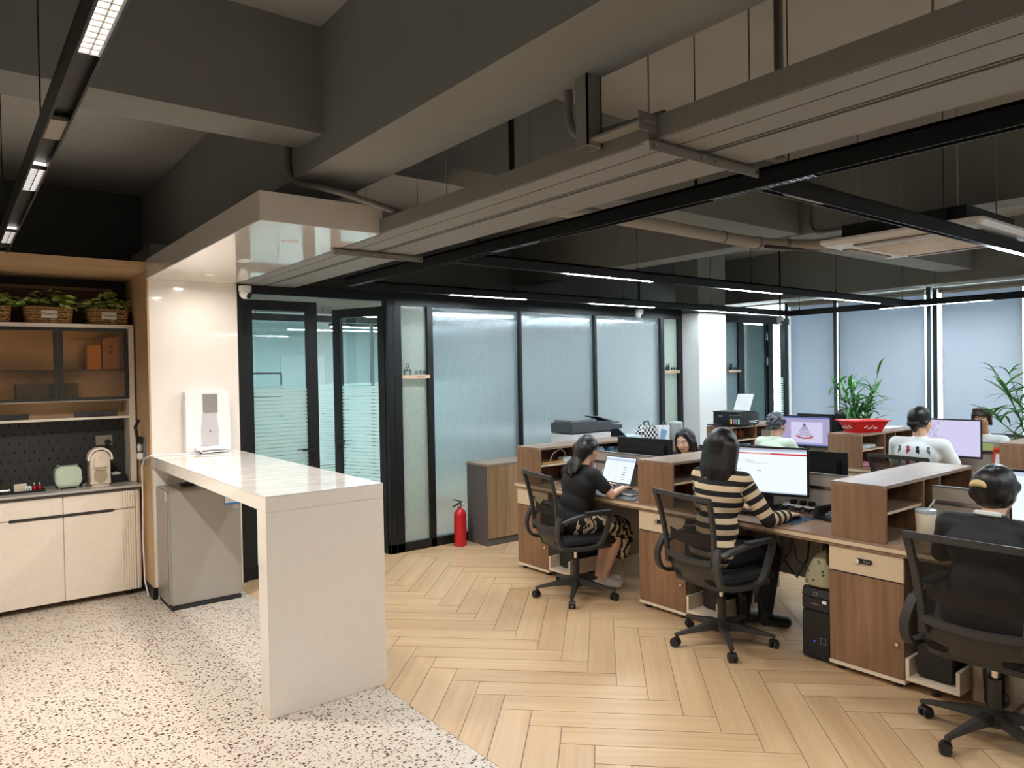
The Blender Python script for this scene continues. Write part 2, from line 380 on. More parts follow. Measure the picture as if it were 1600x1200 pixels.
# back beam above kitchen and glass wall; kitchen part has shade painted in
struct(B(-3, 1.68, 7.45, 7.85, 2.50, ZC + 0.02).build('ceiling_beam', 'dark_shaded_paint'))
struct(B(1.68, 10.5, 7.45, 7.85, 2.50, ZC + 0.02).build('ceiling_beam', 'paint'))
# ---- outer walls
struct(B(-3.15, -3, -3, 22, 0, ZC).build('wall_left', 'white_wall'))
struct(B(-3, 10.5, -3.15, -3, 0, ZC).build('wall_front', 'white_wall'))
struct(B(-3, 10.5, 22, 22.15, 0, ZC).build('wall_back', 'white_wall'))
struct(B(-3, 1.90, 6.95, 7.07, 0, 2.56).build('wall_kitchen', 'dark_shaded_paint'))
struct(B(-3, 1.80, 7.5, 7.6, 0, 2.52).build('wall_light_stop', 'dark_shaded_paint'))  # unseen wall added to stop outside light leaking over the kitchen wall
struct(B(1.80, 1.90, 7.07, 22, 0, ZC).build('wall_side', 'white_wall'))

# ---- pillar clad with glossy panel, wooden niche frame
pil = struct(B(1.262, 1.905, 6.115, 6.95, 0, 2.56).build('wall_pillar', 'white_wall'))
B(1.29, 1.905, 6.2, 6.95, 2.56, 2.76).build('pillar_head', 'paint', pil)
B(1.245, 1.912, 6.095, 6.115, 0, 2.50).build('white_panel', 'white_gloss', pil, bevel=0.002)
struct(B(1.235, 1.262, 6.10, 6.95, 0.09, 2.60).build('trim_1', 'oakframe'))
struct(B(1.228, 1.262, 6.09, 6.60, 0, 0.09).build('baseboard_pillar', 'black_al'))
struct(B(-1.2, 1.262, 6.10, 6.95, 2.535, 2.60).build('trim_2', wood('honey_oak_soffit', '#bd9870', '#d5b58c', 'X', 0.5)))

# ---- canopy over the counter
can = thing('counter_canopy', 'glossy white canopy over the bar counter with recessed downlights', 'canopy', (1.57, 4.83, 2.47))
B(1.233, 1.908, 3.555, 6.097, 2.472, 2.62).build('canopy_box', 'white_gloss', can, bevel=0.003)
for y in (4.03, 4.85, 5.65):
    rg = MB().lathe([(0.032, 0.0), (0.046, 0.0), (0.046, 0.004), (0.032, 0.004)], (1.57, y, 2.467), 20).build('downlight', 'white_plastic', can, smooth=True)
    MB().lathe([(0.001, 0), (0.032, 0), (0.032, 0.003), (0.001, 0.003)], (1.57, y, 2.468), 20).build('diffuser', 'led_warm', rg)
    area('downlight_beam', (1.57, y, 2.46), 0.06, 0.06, 4.6, WARM, 170)

# ================================================================ GLASS WALL
def glass_wall():
    w = struct(MB().build('wall_glass', 'black_al') if False else B(1.90, 7.64, GY, GY + 0.09, 2.40, 2.50).build('wall_glass', 'black_al'), 'black aluminium framed glass partition')
    MBp = lambda x0, x1: B(x0, x1, GY - 0.005, GY + 0.09, 0, 2.405)
    for x0, x1 in ((1.915, 1.955), (3.29, 3.36), (3.36, 3.445), (3.735, 3.80), (4.885, 4.925), (6.02, 6.06), (7.20, 7.27), (7.55, 7.635)):
        MBp(x0, x1).build('post', 'black_al', w, bevel=0.003)
    B(3.29, 7.63, GY - 0.005, GY + 0.09, 0, 0.085).build('bottom_rail', 'black_al', w)
    B(3.36, 7.63, GY - 0.006, GY + 0.088, 2.365, 2.405).build('top_rail', 'black_al', w)
    for x0, x1 in ((3.445, 3.735), (7.27, 7.55)):
        B(x0, x1, GY + 0.03, GY + 0.038, 0.08, 2.37).build('frosted_pane', 'frost', w)
    for x0, x1 in ((3.80, 4.885), (4.925, 6.02), (6.06, 7.20)):
        B(x0, x1, GY + 0.03, GY + 0.036, 0.08, 2.37).build('reeded_pane', 'reeded', w)
    return w
glass_wall()
# dull grey board lying on top of the partition, its depth extended to shut out window light
struct(B(1.92, 10.2, GY + 0.09, 7.45, 2.46, 2.50).build('trim_3', 'paint'))
def leaf(name, hinge, ang, width, side, label):
    t = struct(thing(name, label, 'door', (hinge[0], hinge[1], 0), ang)); del t['category']
    s = side; W_ = width * s
    for a, b in ((0, 0.085 * s), (W_ - 0.10 * s, W_)):
        B(a, b, 0, 0.045, 0.005, 2.355).build('stile', 'black_al', t, bevel=0.003, local=True)
    B(0.08 * s, W_ - 0.09 * s, 0, 0.045, 2.27, 2.355).build('top_rail', 'black_al', t, local=True)
    B(0.08 * s, W_ - 0.09 * s, 0, 0.045, 0.005, 0.12).build('bottom_rail', 'black_al', t, local=True)
    B(0.08 * s, W_ - 0.09 * s, 0.018, 0.026, 0.11, 2.28).build('pane', 'glass_film', t, local=True)
    h = MB().cyl((W_ - 0.05 * s, -0.035, 1.06), (W_ - 0.05 * s, 0.08, 1.06), 0.012, 10)
    h.box(W_ - 0.17 * s, W_ - 0.04 * s, -0.042, -0.028, 1.05, 1.07); h.box(W_ - 0.17 * s, W_ - 0.04 * s, 0.073, 0.087, 1.05, 1.07)
    hd = h.build('lever_handle', 'black_plastic', t, local=True)
    MB().cyl((W_ - 0.05 * s, -0.012, 0.99), (W_ - 0.05 * s, 0.057, 0.99), 0.016, 12).build('lock', 'black_plastic', t, local=True)
    return t
leaf('door_1', (1.957, 6.12), 0, 0.655, 1, 'black framed glass door leaf standing closed beside the white pillar')
leaf('door_2', (3.285, 6.14), -math.radians(68), 0.66, -1, 'black framed glass door leaf swung open into the office behind')
# column and far door beside it
colm = struct(B(7.63, 8.20, 5.83, 6.20, 0, 2.43).build('wall_column', 'white_wall'), 'white square column')
B(7.63, 8.20, 5.83, 6.20, 2.43, ZC).build('column_top', 'paint', colm)
fw = struct(B(8.20, 10.2, GY, GY + 0.08, 2.36, 2.46).build('wall_glass', 'black_al'), 'black framed glass partition beside the white column')
for x0, x1 in ((8.88, 9.0), (9.62, 9.74), (10.06, 10.12)): B(x0, x1, GY - 0.005, GY + 0.08, 0, 2.37).build('post', 'black_al', fw)
B(8.20, 8.88, GY + 0.03, GY + 0.036, 0.02, 2.37).build('frosted_pane', plain('teal_frosted_pane', '#6d8286', 0.3), fw)
B(9.74, 10.06, GY + 0.03, GY + 0.036, 0.02, 2.37).build('film_pane', striped_glass('striped_film_glass_far', 1.56, 0.034), fw)
d3 = struct(thing('door_3', 'black framed glass door beside the window blinds', 'door', (9.0, GY, 0))); del d3['category']
for a, b in ((0, 0.05), (0.57, 0.62)): B(a, b, 0.02, 0.06, 0.01, 2.35).build('stile', 'black_al', d3, local=True)
B(0.05, 0.57, 0.035, 0.042, 0.02, 2.34).build('pane', plain('teal_door_glass', '#56706f', 0.12), d3, local=True)
for z in (0.4, 1.75, 2.12): B(0.585, 0.62, 0.0, 0.02, z, z + 0.11).build('hinge', 'steel', d3, local=True)

# ---- window wall with roller blinds
WX = 10.22
wr = struct(B(WX + 0.05, WX + 0.25, -3, 22, 0, 0.45).build('wall_right', 'white_wall'))
B(WX + 0.05, WX + 0.25, -3, 22, 2.70, ZC).build('lintel', 'paint', wr)
ys = [-3.0, -1.4, 0.4, 1.76, 3.04, 4.07, 5.35, 6.20, 8.2, 10.2, 13.0, 16.0, 19.0, 22.0]
for i in range(len(ys) - 1):
    a, b = ys[i], ys[i + 1]
    wn = struct(B(WX + 0.06, WX + 0.14, b - 0.03, b + 0.03, 0.45, 2.80).build('window_%d' % (i + 1), 'black_al'))
    B(WX + 0.095, WX + 0.101, a + 0.03, b - 0.03, 0.47, 2.78).build('pane', 'glass_blue' if a < 8 else 'white_wall', wn)  # farther back office panes are opaque, added to block daylight
bl = [(3.06, 3.955, 'behind the second potted plant'), (4.165, 5.325, 'behind the first potted plant'), (5.38, 6.09, 'in the corner by the glass door'), (1.9, 3.03, 'beyond the second potted plant'), (0.43, 1.88, 'over the far end of the window bench'), (-1.38, .38, 'past the end of the window bench, added unseen to block daylight'), (-2.95, -1.42, 'in the rear corner of the office, added unseen to block daylight')]  # last two are out of view, added to hold back blue window light
for a, b, wh in bl:
    t = thing('roller_blind', 'grey roller blind pulled down ' + wh, 'blind', (WX, (a + b) / 2, 0.6), 0, 'roller blinds along the window wall')
    B(WX - 0.006, WX - 0.003, a, b, 0.62, 2.66).build('blind_cloth', 'blind', t)
    MB().cyl((WX - 0.02, a - 0.02, 2.665), (WX - 0.02, b + 0.02, 2.665), 0.035, 14).build('roller_tube', plain('roller_tube_cloth', '#9a978f', 0.7), t, smooth=True)
    MB().cyl((WX - 0.005, a, 0.615), (WX - 0.005, b, 0.615), 0.012, 8).build('bottom_bar', 'grey_plastic', t)
struct(B(WX - 0.12, WX - 0.06, 4.045, 4.10, 0.3, 2.72).build('trim_4', plain('grey_mullion', '#3c464c', 0.5)))
struct(B(WX - 0.09, WX - 0.05, 5.335, 5.37, 0.3, 2.72).build('trim_5', plain('grey_mullion_slim', '#3c464c', 0.5)))

# ================================================================ BACK OFFICE behind the glass
struct(B(4.3, 10.2, 13.2, 13.3, 0, 2.9).build('wall_partition', plain('back_office_wall', '#cfdada', 0.7)))
gp = struct(B(1.92, 6.0, 8.58, 8.63, 2.38, 2.46).build('wall_partition', 'black_al'), 'inner glass partition of the back office')
for x in (1.95, 2.75, 3.55, 4.4, 5.95): B(x, x + 0.035, 8.58, 8.63, 0, 2.4).build('post', 'grey_plastic', gp)
for a, b in ((1.985, 2.75), (2.785, 3.55), (3.585, 4.4), (4.435, 5.95)): B(a, b, 8.60, 8.606, 0.02, 2.38).build('pane', 'glass_film', gp)
d4 = struct(B(4.9, 5.75, 13.17, 13.2, 0, 2.1).build('door_4', 'white_wall'), 'pale door in the back office')
MB().cyl((5.68, 13.16, 1.0), (5.68, 13.1, 1.0), 0.02).build('door_handle', 'steel', d4)
cb = thing('storage_cabinet', 'pale storage cabinet along the back office wall', 'cabinet', (5.4, 12.9, 0))
B(6.0, 8.2, 12.7, 13.19, 0, 1.35).build('body', 'grey_plastic', cb)
for i in range(4): B(6.02 + i * .545, 6.54 + i * .545, 12.685, 12.70, 0.06, 1.3).build('door', 'white_plastic', cb)
def led_bar(x0, x1, y, z, label, w=0.05):
    t = thing('linear_light', label, 'light', ((x0 + x1) / 2, y, z), 0, 'linear lights of the back office')
    B(x0, x1, y - w, y + w, z + 0.02, z + 0.07).build('housing', 'black_track', t)
    B(x0 + .02, x1 - .02, y - w + .01, y + w - .01, z + 0.008, z + 0.02).build('diffuser', 'led_back', t)
    for x in (x0 + .15, x1 - .15): MB().cyl((x, y, z + .07), (x, y, 2.462 if y < 7.45 else ZC), 0.004, 6).build('cable', 'black_track', t)
for (a, b, y) in ((3.9, 5.6, 7.0), (6.0, 7.6, 7.0), (8.0, 9.4, 7.0), (4.2, 6.2, 9.2), (6.8, 8.8, 9.2), (3.2, 4.6, 9.9), (2.1, 3.9, 12.2), (5.0, 7.0, 11.2), (2.4, 4.2, 14.0), (4.9, 6.5, 14.6), (2.6, 4.2, 16.0), (2.8, 5.2, 18.0), (3.0, 5.6, 20.0)):
    led_bar(a, b, y, 2.37 if y < 8 else 2.5, 'cool white linear light hanging in the back office')

# posts, boards and furniture deeper in the back office
for i, (x, y) in enumerate(((2.35, 10.4), (3.2, 12.4), (4.0, 14.6))):
    struct(B(x, x + .09, y, y + .09, 0, ZC).build('wall_post', 'grey_plastic'))
wb = thing('notice_board', 'white notice board on a stand in the back office', 'board', (3.4, 11.6, 0))
B(3.05, 3.65, 11.6, 11.63, 1.25, 2.05).build('board', 'white_plastic', wb)
for x in (3.1, 3.58): MB().cyl((x, 11.62, 0), (x, 11.62, 1.3), .015, 8).build('leg', 'steel', wb)
bd = thing('office_desk', 'pale desk standing in the back office behind the glass door', 'desk', (2.9, 10.2, 0))
B(2.3, 3.7, 9.9, 10.5, .72, .75).build('top', 'cream', bd)
for x in (2.35, 3.62):
    for y in (9.94, 10.43): B(x, x + .04, y, y + .04, 0, .72).build('leg', 'steel', bd)
rk = thing('clothes_rack', 'steel rack standing behind the open glass door', 'rack', (3.15, 9.0, 0))
for x in (2.95, 3.35):
    MB().cyl((x, 9.0, 0.02), (x, 9.0, 1.75), .012, 8).build('upright', 'black_plastic', rk); MB().cyl((x, 8.8, .02), (x, 9.2, .02), .012, 8).build('foot', 'black_plastic', rk)
for z in (1.75, 1.45, .4): MB().cyl((2.95, 9.0, z), (3.35, 9.0, z), .012, 8).build('rail', 'black_plastic', rk)
# ================================================================ CEILING SERVICES
ZT = 2.43
def track(name, label, p0, p1, leds, w=0.022, h=0.075, dim=False, group='black light tracks hanging under the ceiling'):
    # p0,p1: ends (x,y); leds: list of (a,b,kind) along the run in metres
    p0, p1 = Vector(p0 + (0,)), Vector(p1 + (0,)); d = (p1 - p0).normalized(); L = (p1 - p0).length; n = Vector((-d.y, d.x, 0))
    t = thing(name, label, 'light track', (p0.x, p0.y, ZT), 0, group)
    mid = (p0 + p1) / 2
    m = MB(); zc = ZT + h / 2
    m.obox((mid.x, mid.y, ZT + h - 0.006), d, (0, 0, 1), L / 2, w, 0.006)
    for s in (-1, 1): m.obox((mid.x + n.x * s * (w - .003), mid.y + n.y * s * (w - .003), zc), d, (0, 0, 1), L / 2, 0.003, h / 2)
    m.build('track_profile', 'black_track', t)
    prev = 0.0
    for (a, b, k) in sorted(leds) + [(L, L, 'x')]:
        if a - prev > 0.02:
            c = p0 + d * ((a + prev) / 2); MB().obox((c.x, c.y, ZT + 0.034), d, (0, 0, 1), (a - prev) / 2, w - .006, 0.006).build('track_cover', 'black_plastic', t)
        prev = b
    for (a, b, k) in leds:
        c = p0 + d * ((a + b) / 2); hl = (b - a) / 2
        hz = {'led': 0.006, 'grid': 0.02, 'off': 0.012}[k]
        g = MB().obox((c.x, c.y, ZT + hz), d, (0, 0, 1), hl, w - .004, 0.006).build({'led': 'linear_led', 'grid': 'louvre_light', 'off': 'blank_module'}[k], {'led': 'led_cool', 'grid': 'led_dim', 'off': 'louvre_off'}[k], t)
        if k == 'grid':
            gm = MB(); q = int(2 * hl / 0.03)
            for i in range(q + 1):
                e = p0 + d * (a + (b - a) * i / q); gm.obox((e.x, e.y, ZT + 0.007), d, (0, 0, 1), 0.002, w - .004, 0.007)
            gm.obox((c.x, c.y, ZT + 0.007), d, (0, 0, 1), hl, 0.0015, 0.007)
            gm.build('louvre_grid', 'chrome', g)
    k = max(2, int(L / 1.6) + 1)
    for i in range(k):
        e = p0 + d * (0.2 + (L - 0.4) * i / (k - 1)); MB().cyl((e.x, e.y, ZT + h), (e.x, e.y, ZC), 0.0025, 6).build('suspension_cable', 'black_track', t)
        MB().cyl((e.x, e.y, ZT + h), (e.x, e.y, ZT + h + 0.03), 0.007, 8).build('cable_clamp', 'black_track', t)
    return t
# kitchen track
track('light_track', 'black light track with louvred spots over the terrazzo floor', (0.272, -1.2), (0.272, 5.0), [(2.2, 3.06, 'grid'), (3.60, 3.80, 'off'), (4.17, 4.52, 'grid'), (5.48, 5.84, 'grid')], w=0.028)
for y, ln in ((1.43, .8), (3.14, .34), (4.46, .34)): area('track_spot', (0.272, y, ZT - 0.012), 0.04, ln, 9 if ln > .5 else (11 if y < 4 else 36), WARM, 150)
area('track_spot', (0.272, -0.4, ZT - 0.012), 0.04, 0.8, 8, WARM, 150)
# long main track of the office
track('light_track', 'long black light track running beside the cable trays', (2.625, -1.5), (2.625, 5.52), [(1.3, 2.1, 'grid'), (2.96, 3.42, 'grid'), (4.58, 5.0, 'grid'), (6.55, 6.95, 'grid')], w=0.026)
for y, p in ((0.2, 10), (1.70, 11), (3.28, 12), (5.25, 11)): area('track_spot', (2.625, y, ZT - 0.012), 0.04, 0.5, p, (1, .97, .94), 150)
# cross tracks
def led_track(label, y, x1, leds): return track('light_track', label, (2.65, y), (x1, y), [(a - 2.65, b - 2.65, k) for a, b, k in leds])
led_track('black light track ending over the plants by the window', 1.70, 9.35, [(2.83, 3.14, 'off'), (5.25, 6.9, 'led'), (7.6, 9.0, 'led')])
led_track('black light track above the two benches', 3.98, 9.35, [(2.76, 3.1, 'off'), (3.67, 4.60, 'led'), (5.62, 6.50, 'led'), (7.35, 8.55, 'led')])
led_track('black light track in front of the reeded glass wall', 5.60, 9.35, [(3.70, 4.58, 'led'), (5.50, 6.50, 'led'), (7.35, 8.35, 'led')])
led_track('black light track over the bench ends', -0.5, 9.35, [(3.5, 4.9, 'led'), (6.0, 7.4, 'led')])
track('light_track', 'black light track running along the window blinds', (9.37, 0.0), (9.37, 5.65), [(3.1, 4.35, 'led')])

# ---- flat cable trays
ct = thing('cable_tray', 'wide flat pale grey cable trays hanging side by side', 'cable tray', (2.15, 1.5, 2.47))
for x0, x1 in ((1.895, 1.995), (2.003, 2.125), (2.17, 2.405)):
    y = -3.0
    for i, yy in enumerate((-0.2, 2.55, 4.7, 6.09)):
        B(x0, x1, y, yy - 0.003, 2.472, 2.535).build('tray_length', 'tray', ct); y = yy
for x in (1.888, 2.128, 2.148): B(x, x + .006, -3, 6.09, 2.474, 2.55).build('tray_side', 'galv', ct)
for y in (1.62, 4.09):
    m = B(1.85, 2.47, y - .022, y + .022, 2.462, 2.467); m.box(1.85, 2.47, y - .022, y - .017, 2.43, 2.465)
    br = m.build('bracket', 'galv', ct)
    for x in (1.87, 2.12, 2.2, 2.45): MB().cyl((x, y - .03, 2.447), (x, y - .01, 2.447), 0.006, 8).build('bolt', 'steel', br)
    for x in (1.87, 2.45): MB().cyl((x, y, 2.46), (x, y, ZC), 0.0032, 6).build('threaded_rod', 'galv', ct)
for x, y in ((1.9, 2.9), (2.42, 2.9), (2.42, 0.8), (1.9, .75), (1.9, 5.2), (2.42, 5.2)): MB().cyl((x, y, 2.52), (x, y, ZC), 0.0032, 6).build('threaded_rod', 'galv', ct)
MB().cyl((2.02, 2.55, 2.5), (2.02, 2.55, ZC), 0.014, 8).build('support_pipe', 'black_track', ct)
hb = thing('support_channel', 'grey steel channel hanging from the beam to the cable trays', 'bracket', (1.85, 1.87, 2.5))
m = B(1.80, 1.872, 1.84, 1.846, 2.5, 2.9); m.box(1.80, 1.806, 1.84, 1.90, 2.5, 2.9); m.box(1.866, 1.872, 1.84, 1.90, 2.5, 2.9); m.build('upright', 'galv', hb)
m = B(1.80, 2.0, 1.60, 1.605, 2.49, 2.55); m.obox((1.84, 1.73, 2.52), (0, 1, 0), (0, 0, 1), 0.14, 0.03, 0.004); m.build('arm', 'galv', hb)
# ---- conduits
def conduit(label, pts, r=0.016, mat='pipe'):
    # round the corners
    P_ = [Vector(p) for p in pts]; out = [P_[0]]
    for i in range(1, len(P_) - 1):
        a, b, c = P_[i - 1], P_[i], P_[i + 1]; q = min(0.11, (a - b).length * .45, (c - b).length * .45)
        s, e = b + (a - b).normalized() * q, b + (c - b).normalized() * q
        for j in range(6):
            t = j / 5; out.append((1 - t) ** 2 * s + 2 * t * (1 - t) * b + t * t * e)
    out.append(P_[-1]); o = MB().tube(out, r, 10).build('conduit', mat, smooth=True, off=tuple(P_[0]))
    return tag(o, label, 'conduit')
conduit('grey conduit bending down the beam beside the canopy corner', [(1.465, 3.78, 3.0), (1.465, 3.78, 2.735), (1.60, 3.50, 2.66), (2.02, 3.40, 2.545)], 0.017)
conduit('grey conduit curling under the beam next to the steel channel', [(1.86, 2.0, 2.9), (1.86, 2.0, 2.56), (1.93, 1.60, 2.56)], 0.017)
cj = conduit('grey ceiling conduit dropping onto the cable trays', [(1.90, 1.48, 3.395), (2.55, 1.62, 3.395), (2.62, 1.60, 3.39), (2.62, 1.60, 2.53)], 0.018)
jb = MB().lathe([(0.05, 0), (0.055, 0.01), (0.055, 0.045), (0.03, 0.05)], (2.42, 1.62, 3.36), 16).build('junction_box', 'pipe', smooth=True, off=(2.42, 1.62, 3.36)); tag(jb, 'round grey junction box on the ceiling conduit', 'junction box')
conduit('slim grey conduit dropping down the second beam', [(5.855, 3.3, 3.40), (5.855, 3.3, 2.84), (5.855, 2.2, 2.835)], 0.012)
# ---- wrapped air-conditioning pipe
pp = []
ctrl = [(2.5, 3.75, 2.78), (3.0, 3.55, 2.76), (3.64, 3.30, 2.70), (4.4, 3.32, 2.70), (5.1, 3.32, 2.70), (5.5, 3.05, 2.68), (5.55, 2.6, 2.66), (5.35, 2.25, 2.62)]
for i in range(len(ctrl) - 1):
    a, b, c, d = (Vector(ctrl[max(i - 1, 0)]), Vector(ctrl[i]), Vector(ctrl[i + 1]), Vector(ctrl[min(i + 2, len(ctrl) - 1)]))
    for j in range(6):
        t = j / 6; pp.append(0.5 * ((2 * b) + (-a + c) * t + (2 * a - 5 * b + 4 * c - d) * t * t + (-a + 3 * b - 3 * c + d) * t ** 3))
pp.append(Vector(ctrl[-1]))
pt = thing('insulated_pipe', 'pale wrapped air conditioning pipe bending toward the cassette unit', 'pipe', tuple(ctrl[0]))
MB().tube(pp, 0.045, 12).build('wrapped_pipe', 'wrap', pt, smooth=True)
for i in (20, 24, 27): MB().tube([pp[i], pp[i] + (pp[i + 1] - pp[i]).normalized() * 0.02], 0.05, 12).build('strap', 'pipe', pt)
MB().tube([p + Vector((0.03, -0.05, -0.035)) for p in pp[24:]], 0.014, 8).build('drain_hose', 'black_soft', pt, smooth=True)
# ---- cassette air conditioner
ac = thing('air_conditioner', 'white cassette air conditioner hanging below the ceiling', 'air conditioner', (5.12, 2.06, 2.5320))
ax0, ax1, ay0, ay1 = 4.80, 5.85, 1.64, 2.66
B(ax0 + .12, ax1 - .12, ay0 + .12, ay1 - .12, 2.5720, 2.68).build('casing', 'black_track', ac)
m = MB(); r0 = rrect(ax0, ax1, ay0, ay1, 0.06); r1 = rrect(ax0 + .10, ax1 - .10, ay0 + .10, ay1 - .10, 0.05)
rows = [[(x, y, 2.5770) for x, y in r0], [(x, y, 2.5620) for x, y in r0], [(x, y, 2.5370) for x, y in rrect(ax0 + .03, ax1 - .03, ay0 + .03, ay1 - .03, .05)], [(x, y, 2.5300) for x, y in r1], [(x, y, 2.5300) for x, y in rrect(ax0 + .2, ax1 - .2, ay0 + .2, ay1 - .2, .04)]]
m.grid(rows, True); m.f.append(tuple(range(4 * len(r0), 5 * len(r0)))); m.mi.append(0)
m.build('front_panel', 'white_plastic', ac)
for (a, b, c, d) in ((ax0 + .22, ax1 - .22, ay0 + .075, ay0 + .135), (ax0 + .22, ax1 - .22, ay1 - .135, ay1 - .075), (ax0 + .075, ax0 + .135, ay0 + .22, ay1 - .22), (ax1 - .135, ax1 - .075, ay0 + .22, ay1 - .22)):
    B(a, b, c, d, 2.5200, 2.5310).build('air_outlet', plain('brown_vent_flap', '#8a7a68', 0.5) if 'vf' not in M else M['vf'], ac)
gr = B(ax0 + .2, ax1 - .2, ay0 + .2, ay1 - .2, 2.5200, 2.5290).build('intake_grille', 'white_plastic', ac)
m = MB()
for i in range(24):
    y = ay0 + .225 + i * (ay1 - ay0 - .45) / 23; m.box(ax0 + .22, ax1 - .22, y - .006, y + .006, 2.5150, 2.5210)
m.build('grille_slats', 'beige', gr)['kind'] = 'stuff'
MB().lathe([(0.001, 0), (0.045, 0), (0.045, .002), (.001, .002)], (ax0 + .09, ay0 + .12, 2.4755), 16, 1, .5).build('badge', plain('blue_badge', '#3a63b0', .4), ac)
for x, y in ((ax0 + .2, ay0 + .2), (ax1 - .2, ay0 + .2), (ax0 + .2, ay1 - .2), (ax1 - .2, ay1 - .2)): MB().cyl((x, y, 2.7), (x, y, ZC), 0.005, 6).build('hanging_rod', 'galv', ac)
B(ax0 + .06, ax0 + .12, 1.85, 2.1, 2.58, 2.66).build('control_box', 'black_track', ac)
# ---- security cameras
def dome_cam(loc, label, face, drop):
    t = thing('security_camera', label, 'camera', loc)
    x, y, z = loc
    MB().lathe([(0.05, 0.0), (0.052, -0.02), (0.05, -0.045)], (x, y, z), 18).build('base', 'white_plastic', t, smooth=True)
    MB().sphere((x, y, z - 0.06), 0.046, n=18, m=12).build('ball', 'white_plastic', t, smooth=True)
    d = Vector(face).normalized()
    MB().cyl(Vector((x, y, z - .06)) + d * .028, Vector((x, y, z - .06)) + d * .049, 0.026, 14).build('lens', 'black_plastic', t)
    if drop: MB().cyl((x, y, z), (x, y, drop), 0.014, 8).build('drop_pole', 'black_track', t)
dome_cam((1.965, 6.05, 2.455), 'white dome security camera beside the white pillar', (.6, -.7, -.5), 0)
dome_cam((6.62, 5.93, 2.44), 'white dome security camera hanging in front of the reeded glass', (.3, -.8, -.45), ZC)
dome_cam((9.62, 5.9, 2.44), 'white dome security camera in the window corner', (-.2, -.9, -.3), ZC)
# ================================================================ BAR COUNTER
bc = thing('bar_counter', 'white waterfall bar counter with marble veined top on the terrazzo floor', 'counter', (1.55, 4.8, 0))
def marble(name):
    nt = NT(name); tc = nt.a('ShaderNodeTexCoord'); mp = nt.a('ShaderNodeMapping', {'Vector': tc.outputs['Object'], 'Scale': (1.0, 5.5, 1.0), 'Rotation': (0, 0, 0.25)})
    n1 = nt.a('ShaderNodeTexNoise', {'Vector': mp.outputs[0], 'Scale': 1.6, 'Detail': 8.0, 'Roughness': 0.6, 'Distortion': 0.5})
    c = ramp(nt, n1.outputs[0], [(0.30, lin('#efeae4')), (0.44, lin('#ddd8d2')), (0.48, lin('#f2ede7')), (0.60, lin('#d7d3cf')), (0.66, lin('#f0ebe5'))])
    return nt.end(nt.a('ShaderNodeBsdfPrincipled', {'Base Color': c, 'Roughness': 0.08, 'Coat Weight': 0.4}).outputs[0])
B(1.233, 1.88, 3.561, 6.093, 1.104, 1.110).build('marble_top', marble('veined_marble_top'), bc)
m = B(1.233, 1.88, 3.561, 6.093, 1.03, 1.104); m.build('apron', 'white_stone', bc, bevel=0.002)
B(1.233, 1.88, 3.561, 3.69, 0.0, 1.03).build('end_leg', 'white_stone', bc, bevel=0.002)

# ---- water dispenser on the pillar
wd = thing('water_dispenser', 'slim white wall water dispenser standing on the bar counter', 'water dispenser', (1.64, 6.03, 1.11))
MB().prism(rrect(1.47, 1.81, 1.118, 1.60, 0.012), 'Y', 6.005, 6.093).build('body', 'white_plastic', wd, bevel=0.004)
B(1.60, 1.71, 5.998, 6.006, 1.43, 1.575).build('display', plain('grey_display', '#8f8d88', 0.2), wd)
MB().prism([(1.585, 1.17), (1.715, 1.17), (1.715, 1.30), (1.70, 1.42), (1.60, 1.42), (1.585, 1.30)], 'Y', 5.999, 6.006).build('recess', plain('pearl_grey_recess', '#c4c0c2', 0.35), wd)
MB().lathe([(.001, 0), (.008, 0), (.008, .002), (.001, .002)], (0, 0, 0), 12)
B(1.645, 1.658, 5.997, 6.0, 1.275, 1.29).build('touch_key', 'grey_plastic', wd)
B(1.53, 1.77, 5.94, 6.006, 1.135, 1.165).build('drip_tray', 'white_plastic', wd, bevel=0.005)
MB().tube([(1.56, 5.95, 1.135), (1.57, 5.93, 1.118), (1.66, 5.93, 1.125), (1.75, 5.94, 1.12), (1.75, 5.96, 1.137)], 0.005, 8).build('wire_foot', 'white_plastic', wd, smooth=True)
cd = MB().tube([(1.56, 5.97, 1.116), (1.42, 5.99, 1.116), (1.30, 6.02, 1.117), (1.222, 6.05, 1.116), (1.20, 6.15, 1.09), (1.195, 6.22, 1.02), (1.20, 6.24, 0.8), (1.195, 6.25, 0.45), (1.20, 6.24, 0.12), (1.215, 6.20, 0.01)], 0.006, 8).build('power_cord', 'white_plastic', wd, smooth=True)
ps = thing('wall_socket', 'double wall socket with crowded plugs on the wooden jamb', 'socket', (1.233, 6.33, 1.13))
B(1.222, 1.236, 6.26, 6.40, 1.03, 1.24).build('plate', 'grey_plastic', ps, bevel=.003)
for z, c in ((1.07, 'white_plastic'), (1.14, 'chrome'), (1.20, 'black_plastic')): B(1.18, 1.224, 6.29, 6.35, z, z + .05).build('plug', c, ps, bevel=.006)
MB().tube([(1.19, 6.32, 1.22), (1.17, 6.30, 1.33), (1.20, 6.32, 1.38)], 0.012, 8).build('hook', 'black_plastic', ps, smooth=True)

